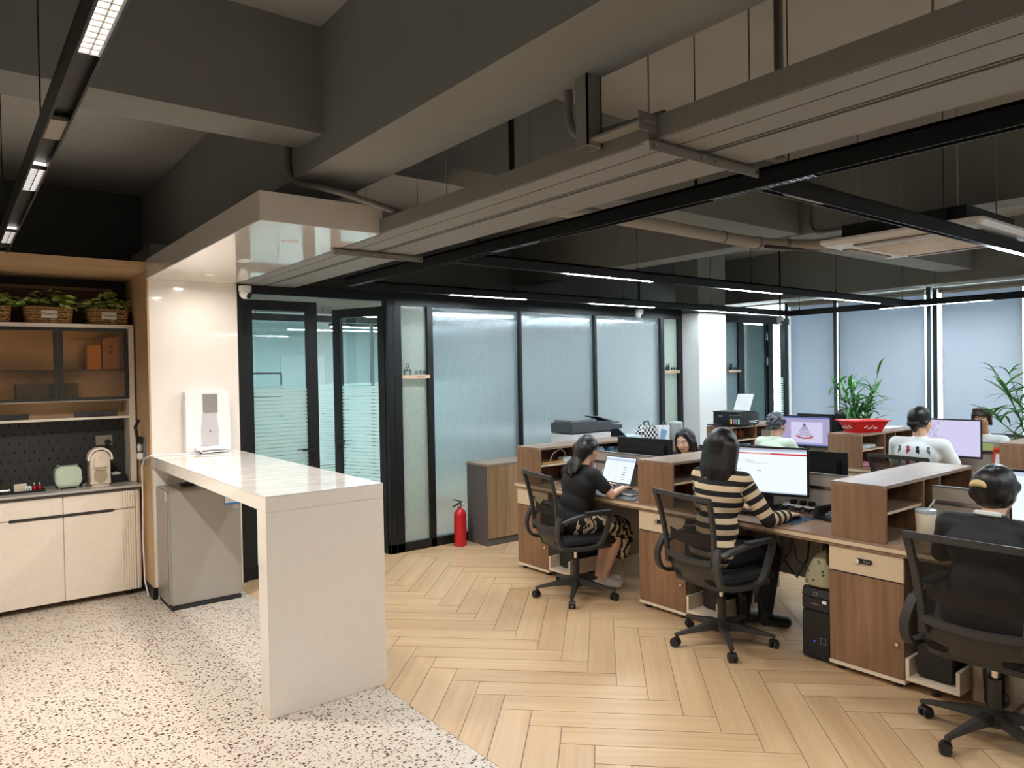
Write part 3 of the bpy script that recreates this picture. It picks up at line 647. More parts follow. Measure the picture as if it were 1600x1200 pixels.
# ---- small fridge under the counter
fr = thing('mini_fridge', 'silver grey mini fridge standing under the bar counter', 'fridge', (1.52, 5.9, 0))
B(1.262, 1.778, 5.745, 6.085, 0.03, 0.88).build('cabinet', 'fridge', fr, bevel=0.006)
B(1.262, 1.778, 5.69, 5.737, 0.035, 0.875).build('door', 'fridge', fr, bevel=0.012)
B(1.27, 1.77, 5.737, 5.746, 0.04, 0.87).build('door_seal', 'black_soft', fr)
B(1.27, 1.77, 5.70, 6.07, 0.0, 0.03).build('plinth', 'black_soft', fr)
lb = B(1.655, 1.775, 5.686, 5.690, 0.735, 0.80).build('energy_label', plain('blue_label', '#2a8fd0', .5), fr)
B(1.658, 1.772, 5.6845, 5.6862, 0.748, 0.80).build('label_print', 'paper', lb)
B(1.715, 1.768, 5.686, 5.690, 0.695, 0.728).build('badge', 'steel', fr)
B(1.2605, 1.2625, 5.76, 5.79, 0.80, 0.865).build('rating_plate', 'white_plastic', fr)
bt = B(1.40, 1.50, 5.86, 5.95, 0.8805, 0.905).build('small_tray', 'black_plastic', bevel=.004); tag(bt, 'small black tray lying on the grey mini fridge', 'tray')

# ================================================================ KITCHEN NICHE
KF, UF, PB = 6.35, 6.55, 6.80
kc = thing('base_cabinet', 'cream base cabinet with dark slot handle and fluted right edge', 'cabinet', (0.7, 6.6, 0))
B(0.165, 1.185, KF + .02, 6.93, 0.045, 0.835).build('body', 'cream_gloss', kc)
for x in (0.25, 1.12):
    for y in (KF + .06, 6.85): MB().cyl((x, y, 0), (x, y, .05), .02, 10).build('foot', 'black_plastic', kc)
# fronts: two drawers, two doors, dark recessed handle strip
for a, b in ((0.18, 0.674), (0.68, 1.165)):
    d = B(a, b, KF, KF + .02, 0.692, 0.832).build('drawer', 'cream_gloss', kc, bevel=.002)
    e = B(a, b, KF, KF + .02, 0.045, 0.686).build('door', 'cream_gloss', kc, bevel=.002)
hs = MB().prism(rrect(0.338, 1.015, 0.677, 0.699, 0.0105, 5), 'Y', KF - .003, KF + .01).build('handle_slot', plain('dark_bronze', '#33302c', .4), kc)
for i in range(6):
    x = 1.072 + i * .0165
    MB().cyl((x, KF - .001, 0.05), (x, KF - .001, 0.685), .0075, 8).build('flute', 'cream_gloss', kc)
    MB().cyl((x, KF - .001, 0.70), (x, KF - .001, 0.83), .0075, 8).build('flute', 'cream_gloss', kc)
MB().prism([(1.168, KF)] + arc((1.172, KF + .035), .035, -PI / 2, 0, 6) + [(1.207, 6.93), (1.168, 6.93)], 'Z', 0.045, .835).build('rounded_end', 'cream_gloss', kc)
kl = thing('base_cabinet', 'cream base cabinet continuing along the niche beside the first', 'cabinet', (-0.4, 6.6, 0))
B(-1.18, 0.16, KF + .02, 6.93, 0.045, .835).build('body', 'cream_gloss', kl)
for a, b in ((-1.17, -.52), (-.514, .16)): B(a, b, KF, KF + .02, 0.045, .832).build('door', 'cream_gloss', kl, bevel=.002)
wt = thing('kitchen_worktop', 'grey stone worktop with dark front edge on the cream cabinets', 'worktop', (0.1, 6.6, .835))
B(-1.18, 1.215, KF - .01, 6.94, 0.852, 0.868).build('slab', plain('grey_stone', '#b9b5ae', .15), wt)
B(-1.18, 1.218, KF - .014, 6.94, 0.836, 0.852).build('front_edge', plain('dark_bronze_edge', '#38342f', .4), wt)
# upper unit
uu = thing('upper_cabinet', 'cream wall unit with smoked glass doors over a black pegboard', 'cabinet', (0.6, 6.7, .868))
B(1.178, 1.222, UF, 6.94, 0.868, 2.13).build('side_panel', 'cream_gloss', uu, bevel=.006)
B(-1.2, 1.222, UF, 6.94, 2.115, 2.145).build('top_shelf', 'cream_gloss', uu, bevel=.003)
B(-1.2, 1.18, UF, 6.82, 1.392, 1.41).build('open_shelf', 'cream_gloss', uu)
B(-1.2, 1.18, UF + .03, 6.82, 1.535, 1.55).build('cabinet_floor', 'cream_gloss', uu)
B(-1.2, 1.18, 6.82, 6.84, 1.41, 2.12).build('back_panel', plain('warm_beige_back', '#d3b48d', .5), uu)
B(-1.2, 1.18, 6.66, 6.82, 1.775, 1.785).build('glass_shelf', plain('glass_shelf_edge', '#4a4038', .2), uu)
dk = plain('dark_door_frame', '#2b2825', .4)
for a, b in ((-.24, 0.178), (0.182, 0.693), (0.697, 1.178)):
    fr_ = MB()
    fr_.box(a, a + .03, UF - .004, UF + .016, 1.545, 2.112); fr_.box(b - .03, b, UF - .004, UF + .016, 1.545, 2.112)
    fr_.box(a + .03, b - .03, UF - .004, UF + .016, 2.088, 2.112); fr_.box(a + .03, b - .03, UF - .004, UF + .016, 1.545, 1.569)
    dd = fr_.build('glass_door', dk, uu); B(a + .03, b - .03, UF + .004, UF + .008, 1.569, 2.088).build('pane', 'glass_smoke', dd)
pg = B(-1.2, 1.178, PB - .012, PB, 0.869, 1.392).build('pegboard', plain('black_pegboard', '#343433', .55), uu)
hm = MB()
for rI in range(7):
    for cI in range(20):
        x = 1.14 - cI * .063 - (rI % 2) * .0315; z = 1.36 - rI * .07
        if z > .9: hm.prism(rrect(x - .004, x + .004, z - .010, z + .010, .0038, 3), 'Y', PB - .0135, PB - .0115)
hp = hm.build('peg_holes', plain('peg_hole_shadow', '#050505', .9), pg); hp['kind'] = 'stuff'
sk = thing('wall_socket', 'grey double socket with black plug on the pegboard', 'socket', (1.04, PB - .02, 1.2))
B(0.965, 1.085, PB - .022, PB - .0125, 1.165, 1.245).build('plate', plain('champagne_plate', '#a59c90', .35, .4), sk, bevel=.002)
MB().cyl((1.05, PB - .05, 1.19), (1.05, PB - .02, 1.19), .022, 14).build('plug', 'black_plastic', sk)
MB().tube([(1.05, PB - .05, 1.19), (1.045, PB - .07, 1.12), (1.04, PB - .08, 1.0), (1.0, PB - .07, .9), (.95, PB - .07, .875)], .006, 8).build('cable', 'black_plastic', sk, smooth=True)
bw = struct(B(-1.2, 1.235, 6.90, 6.945, 2.145, 2.54).build('wall_niche', plain('dark_niche_back', '#26241f', .8)))
bp_ = thing('back_board', 'brown framed board leaning behind the plant baskets', 'board', (0.3, 6.86, 2.145))
B(-1.0, 1.12, 6.872, 6.895, 2.146, 2.46).build('panel', plain('dark_brown_board', '#4b3a2c', .7), bp_)
B(-1.0, 1.12, 6.866, 6.874, 2.44, 2.465).build('top_frame', plain('brown_frame', '#7c6149', .6), bp_)

# ---- plant baskets
def wicker(name):
    nt = NT(name); tc = nt.a('ShaderNodeTexCoord')
    nz = nt.a('ShaderNodeTexNoise', {'Vector': tc.outputs['Object'], 'Scale': 60.0, 'Detail': 3.0})
    c = ramp(nt, nz.outputs[0], [(0.3, lin('#6b4a2b')), (0.55, lin('#9a7446')), (0.75, lin('#c4a06a'))])
    return nt.end(nt.a('ShaderNodeBsdfPrincipled', {'Base Color': c, 'Roughness': 0.8}).outputs[0])
M['wicker'] = wicker('woven_straw')
def leafmat(name, edge, mid):
    nt = NT(name); tc = nt.a('ShaderNodeTexCoord'); nz = nt.a('ShaderNodeTexNoise', {'Vector': tc.outputs['Object'], 'Scale': 38.0, 'Detail': 2.0})
    c = ramp(nt, nz.outputs[0], [(0.38, lin(edge)), (0.60, lin(mid))])
    b = nt.a('ShaderNodeBsdfPrincipled', {'Base Color': c, 'Roughness': 0.4}); tl = nt.a('ShaderNodeBsdfTranslucent', {'Color': c})
    return nt.end(nt.a('ShaderNodeMixShader', {0: 0.2, 1: b.outputs[0], 2: tl.outputs[0]}).outputs[0])
M['leaf_var'] = leafmat('variegated_leaf', '#3f7f28', '#d0de88')
M['leaf_green'] = leafmat('green_leaf', '#1f5226', '#4c8a3a')
def leaf_mesh(L, W, curl, nseg=5):
    m = MB(); rows = []
    for i in range(nseg + 1):
        t = i / nseg; w = W * math.sin(PI * min(1, t * 0.92 + .08)) ** 0.8 * (1 if i < nseg else 0.05); z = -curl * t * t
        rows.append([(L * t, -w / 2, z + w * .18), (L * t, 0, z), (L * t, w / 2, z + w * .18)])
    m.grid(rows); return m
LV = [leaf_mesh(0.062, 0.046, c).mesh('leaf', 'leaf_var', smooth=True) for c in (.005, .012, .02)]
def basket(x, label, w=0.285):
    y = UF + .115; z = 2.1455
    t = thing('plant_basket', label, 'plant basket', (x, y, z), 0, 'straw baskets with leafy plants on the wall unit')
    m = MB(); n = 6; h = .13; d = .16
    for r in range(n):
        zz = (r + .5) * h / n; q = .0 + .012 * r / n
        pts = rrect(-w / 2 - q, w / 2 + q, -d / 2 - q, d / 2 + q, .03, 4); cnt = len(pts) * 2
        path = []
        for i, p in enumerate(pts):
            path.append((p[0], p[1], zz + .003 * math.sin(i * 2.2 + r * PI)))
        path.append(path[0]); m.tube(path, h / n * .58, 6, cap=False)
    m.build('weave', 'wicker', t, local=True)['kind'] = 'stuff'
    B(-w / 2, w / 2, -d / 2, d / 2, .004, .115).build('soil', plain('moss', '#2c2a18', .9), t, local=True)
    tg = B(-.052, .052, -d / 2 - .026, -d / 2 - .021, .04, .098).build('name_tag', plain('tag_card', '#d9cfc0', .7), t, local=True)
    tx = text_obj('tag_print', 'Flowers', .030, 'black_soft', tg, (0, 0, 0), (PI / 2, 0, 0)); tx.location = (0, -d / 2 - .0265, .062)
    for i in range(84):
        a = random.uniform(0, 2 * PI); rr = math.sqrt(random.random()); px, py = rr * math.cos(a) * (w / 2 + .03), rr * math.sin(a) * .10
        hz = .135 + (1 - rr * .75) * random.uniform(.02, .15) - max(0, rr - .8) * .1
        o = bpy.data.objects.new('leaf', LV[i % 3]); col.objects.link(o); o.parent = t; o.location = (px, py - .012, hz)
        o.rotation_euler = (random.uniform(-.5, .5), random.uniform(-.5, .35), a + random.uniform(-.8, .8))
        s = random.uniform(.9, 1.35); o.scale = (s, s, s)
        if i % 4 == 0: MB().cyl((px * .4, py * .4, .09), (px, py - .012, hz), .0022, 5).build('stem', 'leaf_green', t, local=True)
    return t
basket(0.245, 'straw basket of variegated plants at the open end of the wall unit')
basket(0.645, 'straw basket of variegated plants between two matching baskets')
basket(1.05, 'straw basket of variegated plants beside the wooden jamb', .26)
basket(-.16, 'straw basket of variegated plants far from the wooden jamb')

# ---- things inside and on the wall unit
def simple_box(name, label, cat, x0, x1, y0, y1, z0, z1, mat, bev=.003):
    o = B(x0, x1, y0, y1, z0, z1).build(name, mat, bevel=bev, off=((x0 + x1) / 2, (y0 + y1) / 2, z0)); return tag(o, label, cat)
simple_box('gift_box', 'golden orange gift box in the glass wall unit', 'box', .905, 1.005, 6.68, 6.74, 1.786, 1.985, plain('orange_gold_card', '#dd8a25', .35))
g2 = thing('gift_box', 'kraft brown tea box printed with black characters in the wall unit', 'box', (1.08, 6.7, 1.786))
B(1.015, 1.14, 6.68, 6.74, 1.786, 2.045).build('carton', plain('kraft_card', '#b57a41', .6), g2)
for i, zz in enumerate((1.965, 1.925)):
    m = MB()
    for q in ((-.016, .016, .012, .015), (-.013, .013, .004, .0065), (-.018, .018, -.004, -.001), (-.002, .002, -.016, .016), (-.014, -.011, -.014, -.002), (.010, .013, -.014, .006)): m.box(1.075 + q[0], 1.075 + q[1], 6.6785, 6.680, zz + q[2], zz + q[3])
    m.build('print', 'black_soft', g2)
B(1.04, 1.11, 6.6785, 6.680, 1.875, 1.878).build('print_line', 'black_soft', g2); B(1.045, 1.10, 6.6785, 6.680, 1.84, 1.843).build('print_line', 'black_soft', g2)
simple_box('storage_box', 'low dark grey storage box inside the wall unit', 'box', .42, .83, 6.62, 6.76, 1.551, 1.68, plain('dark_grey_card', '#4a4644', .6))
simple_box('film_box', 'dark patterned cling film box at the jamb end of the open shelf', 'box', .80, 1.10, 6.60, 6.66, 1.4105, 1.455, plain('dark_patterned_card', '#3b3836', .5, noise=.5, nscale=90))
simple_box('film_box', 'black cling film box at the open end of the shelf', 'box', .10, .50, 6.60, 6.655, 1.4105, 1.452, plain('black_patterned_card', '#2c2b2b', .5, noise=.5, nscale=70))
# toaster
to = thing('toaster', 'mint green retro toaster on the stone worktop', 'toaster', (.735, 6.56, .868)); to.scale = (1.1, 1.1, 1.1)
MB().prism(rrect(-.08, .08, .012, .158, .045, 6), 'Y', -.07, .07).build('shell', plain('mint_enamel', '#c3d2bd', .3), to, bevel=.012, local=True, smooth=True)
B(-.062, .062, -.045, .045, .1575, .163).build('top_plate', plain('mint_top', '#a8b8a4', .35), to, local=True, bevel=.004)
for y in (-.022, .022): B(-.05, .05, y - .012, y + .012, .1625, .1645).build('slot', 'black_soft', to, local=True)
for x in (-.055, .055):
    for y in (-.045, .045): MB().cyl((x, y, 0), (x, y, .015), .01, 10).build('foot', 'grey_plastic', to, local=True)
B(.078, .095, -.015, .015, .05, .065).build('lever', 'grey_plastic', to, local=True, bevel=.003); MB().lathe([(.012, 0), (.02, .004), (.016, .02)], (.1, 0, 0), 12).build('dial', 'grey_plastic', to, local=True)
# coffee maker
cmk = thing('coffee_maker', 'cream arched coffee maker with chrome lid on the stone worktop', 'coffee maker', (.95, 6.54, .868)); cmk.scale = (1.2, 1.2, 1.2)
MB().prism([(-.058, .01), (.058, .01)] + arc((0, .175), .058, 0, PI, 10), 'Y', -.05, .09).build('shell', plain('cream_enamel', '#e0d6c4', .3), cmk, local=True, bevel=.006, smooth=True)
MB().prism(arc((0, .18), .073, -.15, PI + .15, 12) + list(reversed(arc((0, .18), .060, -.15, PI + .15, 12))), 'Y', -.06, .02).build('arched_handle', plain('cream_arch', '#efe6d6', .3), cmk, local=True)
MB().prism(rrect(-.038, .038, .025, .115, .036, 6), 'Y', -.054, -.049).build('cup_recess', plain('khaki_recess', '#b0a184', .4), cmk, local=True)
MB().prism([(-.036, .125), (.036, .125)] + arc((0, .175), .036, 0, PI, 8), 'Y', -.058, -.049).build('front_lid', 'cream', cmk, local=True)
MB().tube([(x, -.06, z) for x, z in [(-.036, .12), (-.02, .112), (.02, .112), (.036, .12)]], .004, 6).build('chrome_trim', 'chrome', cmk, local=True)
for x in (-.06, .06): MB().cyl((x, -.02, 0), (x * .9, -.02, .06), .008, 8).build('wooden_foot', plain('teak_foot', '#8f5a33', .5), cmk, local=True)
B(-.05, .05, -.04, .08, 0, .011).build('base', 'cream', cmk, local=True)
text_obj('badge', 'A', .015, 'grey_plastic', cmk, (.95, 6.481, 1.05), (PI / 2, 0, 0))
# black tray with bits
tr = thing('utensil_tray', 'long black tray on the stone worktop holding small tools', 'tray', (.43, 6.56, .868))
m = B(.26, .58, 6.48, 6.64, .868, .873)
for q in ((.26, .58, 6.48, 6.485), (.26, .58, 6.635, 6.64), (.26, .265, 6.48, 6.64), (.575, .58, 6.48, 6.64)): m.box(*q, .873, .885)
m.build('tray_body', 'black_plastic', tr)
tag(MB().cyl((.285, 6.53, .892), (.365, 6.53, .892), .016, 12).build('steel_scoop', 'steel', off=(.285, 6.53, .875)), 'short steel tube lying in the black tray', 'utensil')
simple_box('paper_packet', 'cream paper packet propped in the black tray', 'packet', .39, .47, 6.56, 6.585, .8735, .93, 'cream')
for i, (x, z) in enumerate(((.52, .905), (.556, .91))):
    t = thing('sauce_bottle', ['small red capped bottle beside the tray end', 'small red bottle next to the mint toaster'][i], 'bottle', (x, 6.60, .873))
    MB().lathe([(.013, 0), (.014, .003), (.014, .018), (.006, .03), (.006, .04)], (0, 0, 0), 12).build('bottle_body', 'red', t, local=True, smooth=True)
    MB().cyl((0, 0, .038), (0, 0, .055), .004, 8).build('nozzle', 'white_plastic', t, local=True)
ad = thing('charger', 'white plug adapter lying in the black tray', 'charger', (.475, 6.53, .873))
B(-.022, .022, -.015, .015, 0, .04).build('adapter_body', 'white_plastic', ad, local=True, bevel=.004)
for x in (-.008, .008): B(x - .002, x + .002, -.03, -.015, .015, .025).build('pin', 'black_plastic', ad, local=True)
tag(MB().lathe([(.045, 0), (.055, .01), (.055, .04), (.04, .055), (.012, .06), (.012, .07)], (.33, 6.70, .868), 18).build('sugar_pot', plain('dark_pot', '#3b3733', .35), off=(.33, 6.70, .868), smooth=True), 'dark round pot behind the black tray', 'pot')
tag(MB().lathe([(.03, 0), (.032, .004), (.032, .06), (.02, .075), (.02, .085)], (.235, 6.48, .868), 16).build('cream_jar', 'cream', off=(.235, 6.48, .868), smooth=True), 'cream jar at the end of the black tray', 'jar')
bk = thing('tissue_box', 'black tissue box with white tissue by the pegboard corner', 'tissue box', (1.09, 6.66, .868))
B(-.07, .07, -.05, .05, 0, .06).build('box', 'black_plastic', bk, local=True, bevel=.006)
MB().grid([[(-.03, -.01, .058), (0, 0, .058), (.03, .01, .058)], [(-.04, .01, .075), (0, .01, .085), (.035, .02, .07)]]).build('tissue', 'paper', bk, local=True)
# ================================================================ WORK BENCHES
def pedestal(x, y0, y1, label):
    t = thing('desk_pedestal', label, 'cabinet', (x, y0, 0), 0, 'walnut pedestals under the bench desks'); w = y1 - y0
    B(.02, .50, 0.003, w - .003, .048, .70).build('body', 'taupe', t, local=True)
    dr = B(0, .019, .003, w - .003, .56, .695).build('drawer', 'beige', t, local=True, bevel=.0015)
    B(.0005, .02, .012, w - .012, .554, .561).build('shadow_gap', 'black_soft', t, local=True)
    dd = B(0, .019, .003, w - .003, .05, .554).build('door', 'walnut', t, local=True, bevel=.0015)
    MB().prism(rrect(w * .40, w * .62, .625, .650, .0115, 5), 'X', -.007, .001).build('combination_lock', 'black_plastic', dr, local=True)
    MB().cyl((-.014, w * .59, .6375), (-.006, w * .59, .6375), .012, 12).build('lock_knob', 'chrome', dr, local=True)
    for i in range(3): B(-.0085, -.0068, w * .43 + i * .012, w * .43 + i * .012 + .008, .632, .643).build('lock_dial', 'grey_plastic', dr, local=True)
    MB().lathe([(.008, 0), (.009, .002), (.011, .014), (.001, .018)], (0, 0, 0), 12)
    MB().cyl((-.018, .035, .235), (0, .035, .235), .009, 12).build('knob', 'chrome', dd, local=True)
    B(-.002, .50, 0, w, .028, .048).build('plinth', 'cream', t, local=True)
    for a in (.04, .46):
        for b in (.05, w - .05): MB().cyl((a, b, 0), (a, b, .03), .022, 10).build('foot', 'black_plastic', t, local=True)
    m = B(.0, .40, -.26, -.002, .055, .075); m.box(0, .40, -.26, -.242, .075, .17); m.box(0, .40, -.02, -.002, .075, .17)
    m.build('cpu_shelf', 'cream', t, local=True)
    for a in (.05, .35): MB().cyl((a, -.13, 0), (a, -.13, .056), .02, 10).build('foot', 'black_plastic', t, local=True)
    return t
def hutch(x, y0, y1, label):
    t = thing('desk_hutch', label, 'shelf', (x, y0, .75), 0, 'open walnut hutches standing on the bench desks'); d = y1 - y0; L = 1.178
    B(0, L, 0, d, .294, .312).build('top', 'walnut_x', t, local=True)
    for a in (0, .462, .68, L - .018): B(a, a + .018, .002 if 0 < a < 1 else 0, d, .001, .294).build('side_panel' if a in (0, L - .018) else 'divider', 'walnut', t, local=True)
    B(.018, L - .018, d - .012, d, .001, .294).build('back_panel', 'walnut', t, local=True)
    for a, b in ((.018, .462), (.698, L - .018)):
        sh = B(a, b, .012, d - .012, .150, .166).build('shelf', 'walnut_x', t, local=True); B(a, b, .010, .0125, .150, .166).build('shelf_edge', 'beige', sh, local=True)
    B(0, .0015, .001, d - .001, .001, .294)
    return t
def bench(x, ped, hut, y_lo, y_hi, tag_words, scr_words):
    t = thing('bench_worktop', 'long walnut bench worktop with cream edge ' + tag_words, 'desk', (x, y_lo, 0))
    X1 = x + 1.195
    B(x - .018, X1, y_lo, y_hi, .737, .75).build('top_board', 'walnut_x', t)
    B(x - .018, X1, y_lo, y_hi, .716, .737).build('cream_edge', 'beige', t)
    B(x - .010, X1 - .01, y_lo + .01, y_hi - .01, .700, .716).build('under_board', 'walnut_x', t)
    for yy in [p[0] for p in ped] + [y_lo + .05]: B(X1 - .55, X1 - .03, yy + .02, yy + .38, .0, .70).build('far_pedestal', 'taupe', t)
    B(x + .57, x + .59, y_lo + .02, y_hi - .02, .30, .70).build('modesty_panel', plain('grey_modesty_panel', '#b0aea8', .5), t)
    edges = sorted([h[0] for h in hut] + [h[1] for h in hut])
    segs = [(y_lo, edges[0])] + [(edges[i], edges[i + 1]) for i in range(1, len(edges) - 1, 2)]
    for k, (a, b) in enumerate(segs):
        s = thing('desk_screen', 'low beige partition screen ' + scr_words[k], 'partition', (x + .585, a, .75), 0, 'partition screens ' + tag_words)
        B(x + .57, x + .60, a + .003, b - .003, .751, 1.0).build('panel', plain('beige_screen', '#b7ab9b', .6) if 'scr' not in M else M['scr'], s)
        B(x + .562, x + .572, a + .02, b - .02, .905, .925).build('channel', 'steel', s)
        B(x + .566, x + .604, a + .003, b - .003, 1.0, 1.006).build('cap', 'grey_plastic', s)
M['scr'] = plain('beige_screen', '#b7ab9b', .6)
R1, R2 = 3.925, 6.75
ped1 = [(1.712, 2.123), (3.134, 3.553), (4.553, 4.962)]; hut1 = [(1.803, 2.103), (3.238, 3.552), (4.65, 4.955)]
ped2 = [(1.80, 2.21), (3.24, 3.65), (4.67, 5.08)]; hut2 = [(1.87, 2.19), (3.315, 3.645), (4.745, 5.07)]
pl1 = ['walnut pedestal beside the black computer tower', 'walnut pedestal between the two seated women', 'walnut pedestal at the glass wall end of the bench']
for (a, b), l in zip(ped1, pl1): pedestal(R1, a, b, l)
for (a, b), l in zip(ped2, ['walnut pedestal of the window bench by the second plant', 'walnut pedestal of the window bench under the red basket', 'walnut pedestal of the window bench under the black printer']): pedestal(R2, a, b, l)
hl1 = ['walnut hutch beside the cream tumbler', 'walnut hutch between the two seated women', 'walnut hutch at the glass wall end holding papers']
for (a, b), l in zip(hut1, hl1): hutch(R1, a, b, l)
for (a, b), l in zip(hut2, ['walnut hutch of the window bench in front of the second plant', 'walnut hutch carrying the red plastic basket', 'walnut hutch carrying the black printer']): hutch(R2, a, b, l)
bench(R1, ped1, hut1, 0.30, 4.972, 'in front of the kitchen', ['facing the woman in the black jacket', 'behind the web page monitor', 'behind the open laptop'])
bench(R2, ped2, hut2, 0.40, 5.09, 'along the windows', ['beside the second potted plant', 'behind the sketch monitor', 'behind the jewellery drawing monitor'])

# ---- low cabinets at the glass wall
def low_cab(x0, x1, label):
    t = thing('low_cabinet', label, 'cabinet', (x0, 5.72, 0), 0, 'low oak cabinets along the glass wall')
    B(x0, x1, 5.735, 6.07, .06, .785).build('body', 'charcoal', t); B(x0, x1, 5.74, 6.07, 0, .06).build('plinth', 'charcoal', t)
    B(x0 - .003, x1 + .001, 5.715, 6.075, .785, .807).build('top', plain('grey_oak_top', '#8c7d6d', .4) if 'got' not in M else M['got'], t)
    mid = (x0 + x1) / 2
    for a, b in ((x0 + .006, mid - .002), (mid + .002, x1 - .006)): B(a, b, 5.717, 5.735, .075, .782).build('door', 'zebra', t, bevel=.002)
M['got'] = plain('grey_oak_top', '#8c7d6d', .4)
low_cab(4.155, 4.95, 'low cabinet with striped oak doors beside the fire extinguisher')
low_cab(4.955, 5.75, 'low cabinet with striped oak doors under the copier')
low_cab(5.755, 6.55, 'low cabinet with striped oak doors under the gingham bag')
low_cab(6.555, 7.35, 'low cabinet with striped oak doors next to the white column')

# ================================================================ OFFICE CHAIRS
def mesh_mat():
    nt = NT('chair_mesh'); d = nt.a('ShaderNodeBsdfDiffuse', {'Color': (0.035, 0.033, 0.030, 1)}); tr = nt.a('ShaderNodeBsdfTransparent', {'Color': (0.75, 0.73, 0.70, 1)})
    return nt.end(nt.a('ShaderNodeMixShader', {0: 0.42, 1: d.outputs[0], 2: tr.outputs[0]}).outputs[0])
M['mesh'] = mesh_mat()
M['chair'] = plain('chair_black_nylon', '#363432', .5, noise=.08); M['seat'] = plain('black_seat_fabric', '#121316', .9, bump=.5, bscale=500)
def make_chair(label):
    t = thing('office_chair', label, 'office chair', (0, 0, 0), 0, 'black mesh office chairs at the benches')
    def bx(y, z):   # back surface
        k = (z - .50) / .45; return -.235 - .075 * k + .02 * math.sin(k * PI) - .035 * (1 - (y / .24) ** 2)
    def hw(z): return .195 + .045 * (z - .50) / .45
    # seat
    m = MB(); rows = []
    for zz, g in ((.415, .05), (.425, .015), (.45, 0), (.475, .008), (.487, .04), (.490, .10)):
        rows.append([(x, y, zz - (.015 if x > .2 else 0)) for x, y in rrect(-.235 + g, .25 - g, -.245 + g, .245 - g, .09, 5)])
    m.grid(rows, True); m.f.append(tuple(range(5 * len(rows[0]), 6 * len(rows[0])))); m.mi.append(0); m.f.append(tuple(reversed(range(len(rows[0]))))); m.mi.append(0)
    m.build('seat', 'seat', t, local=True, smooth=True)
    MB().prism(rrect(-.215, .22, -.225, .225, .08, 4), 'Z', .395, .42).build('seat_pan', 'chair', t, local=True)
    # mesh back + frame
    m = MB(); m.grid([[(bx(hw(z) * s, z), hw(z) * s, z) for s in [-1 + 2 * j / 8 for j in range(9)]] for z in [.56 + .385 * i / 8 for i in range(9)]]); m.build('mesh_back', 'mesh', t, local=True, smooth=True)
    def bar(pts, w, th, name, mat='chair'):
        m = MB(); rows = []
        for i, p in enumerate(pts):
            p = Vector(p); a = Vector(pts[max(i - 1, 0)]); b = Vector(pts[min(i + 1, len(pts) - 1)]); d = (b - a).normalized(); n = Vector((1, 0, 0)); s = d.cross(n).normalized(); q = s.cross(d).normalized()
            rows.append([p + s * w * u + q * th * v for u, v in ((-.5, -.5), (.5, -.5), (.5, .5), (-.5, .5))])
        m.grid(rows, True); m.f += [(3, 2, 1, 0), tuple(range(len(m.v) - 4, len(m.v)))]; m.mi += [0, 0]
        return m.build(name, mat, t, local=True, bevel=.004)
    zs = [.50 + .45 * i / 8 for i in range(9)]
    for s in (-1, 1): bar([(bx(hw(z) * s, z) - .006, hw(z) * s, z) for z in zs], .036, .022, 'back_upright')
    ss = [-1 + 2 * j / 10 for j in range(11)]
    bar([(bx(hw(.945) * s, .945) - .006, hw(.945) * s * 1.06, .945 + .006 * (1 - s * s)) for s in ss], .032, .022, 'top_rail')
    bar([(bx(hw(.56) * s, .56) - .012, hw(.56) * s, .555 + .012 * s * s) for s in ss], .036, .024, 'lower_rail')
    m = MB(); m.grid([[(bx(.20 * s, z) + .016, .185 * s, z - .01 * (1 - s * s)) for s in ss] for z in (.655, .69, .725)]); m.build('lumbar_pad', plain('grey_brown_pad', '#5d564e', .7) if 'lum' not in M else M['lum'], t, local=True)
    m = MB(); m.grid([[(bx(.20 * s, .5) + .01 + q * .05, .20 * s, z - .012 * (1 - s * s)) for s in ss] for z, q in ((.55, 0), (.49, .02), (.43, .7))]); m.build('back_shell', 'chair', t, local=True, smooth=True)
    # arms: closed loops
    for s in (-1, 1):
        y = .265 * s
        pts = [(-.25, .235 * s, .66), (-.275, .25 * s, .60), (-.285, y, .53), (-.26, y, .455), (-.19, y, .425), (0, y, .42), (.08, y, .46), (.13, y, .57), (.155, y, .655), (.10, y, .672), (-.05, y, .66), (-.17, y * .98, .635), (-.25, .24 * s, .60)]
        sm = []
        for i in range(len(pts) - 1):
            a, b, c, d = [Vector(pts[max(0, min(len(pts) - 1, i + k))]) for k in (-1, 0, 1, 2)]
            for j in range(3):
                u = j / 3; sm.append(.5 * (2 * b + (c - a) * u + (2 * a - 5 * b + 4 * c - d) * u * u + (-a + 3 * b - 3 * c + d) * u ** 3))
        m = MB(); rows = []
        for i, p in enumerate(sm):
            d = (sm[min(i + 1, len(sm) - 1)] - sm[max(i - 1, 0)]).normalized(); sd = Vector((0, 1, 0)); n = d.cross(sd).normalized()
            rows.append([p + sd * .021 * u + n * .011 * v for u, v in ((-1, -1), (1, -1), (1, 1), (-1, 1))])
        m.grid(rows, True); m.f += [(3, 2, 1, 0), tuple(range(len(m.v) - 4, len(m.v)))]; m.mi += [0, 0]
        arm = m.build('armrest', 'chair', t, local=True, smooth=True)
        MB().prism(rrect(-.06, .16, y - .028, y + .028, .02, 4), 'Z', .668, .684).build('arm_pad', 'black_soft', arm, local=True, bevel=.005)
    # column and base
    MB().cyl((0, 0, .10), (0, 0, .285), .027, 16).build('column', 'chair', t, local=True, smooth=True)
    MB().cyl((0, 0, .28), (0, 0, .385), .014, 14).build('gas_piston', 'chrome', t, local=True, smooth=True)
    B(-.10, .10, -.07, .07, .37, .40).build('mechanism', 'chair', t, local=True, bevel=.01)
    MB().tube([(0, -.07, .385), (-.02, -.17, .38), (-.05, -.24, .345)], .008, 8).build('height_lever', 'black_plastic', t, local=True, smooth=True)
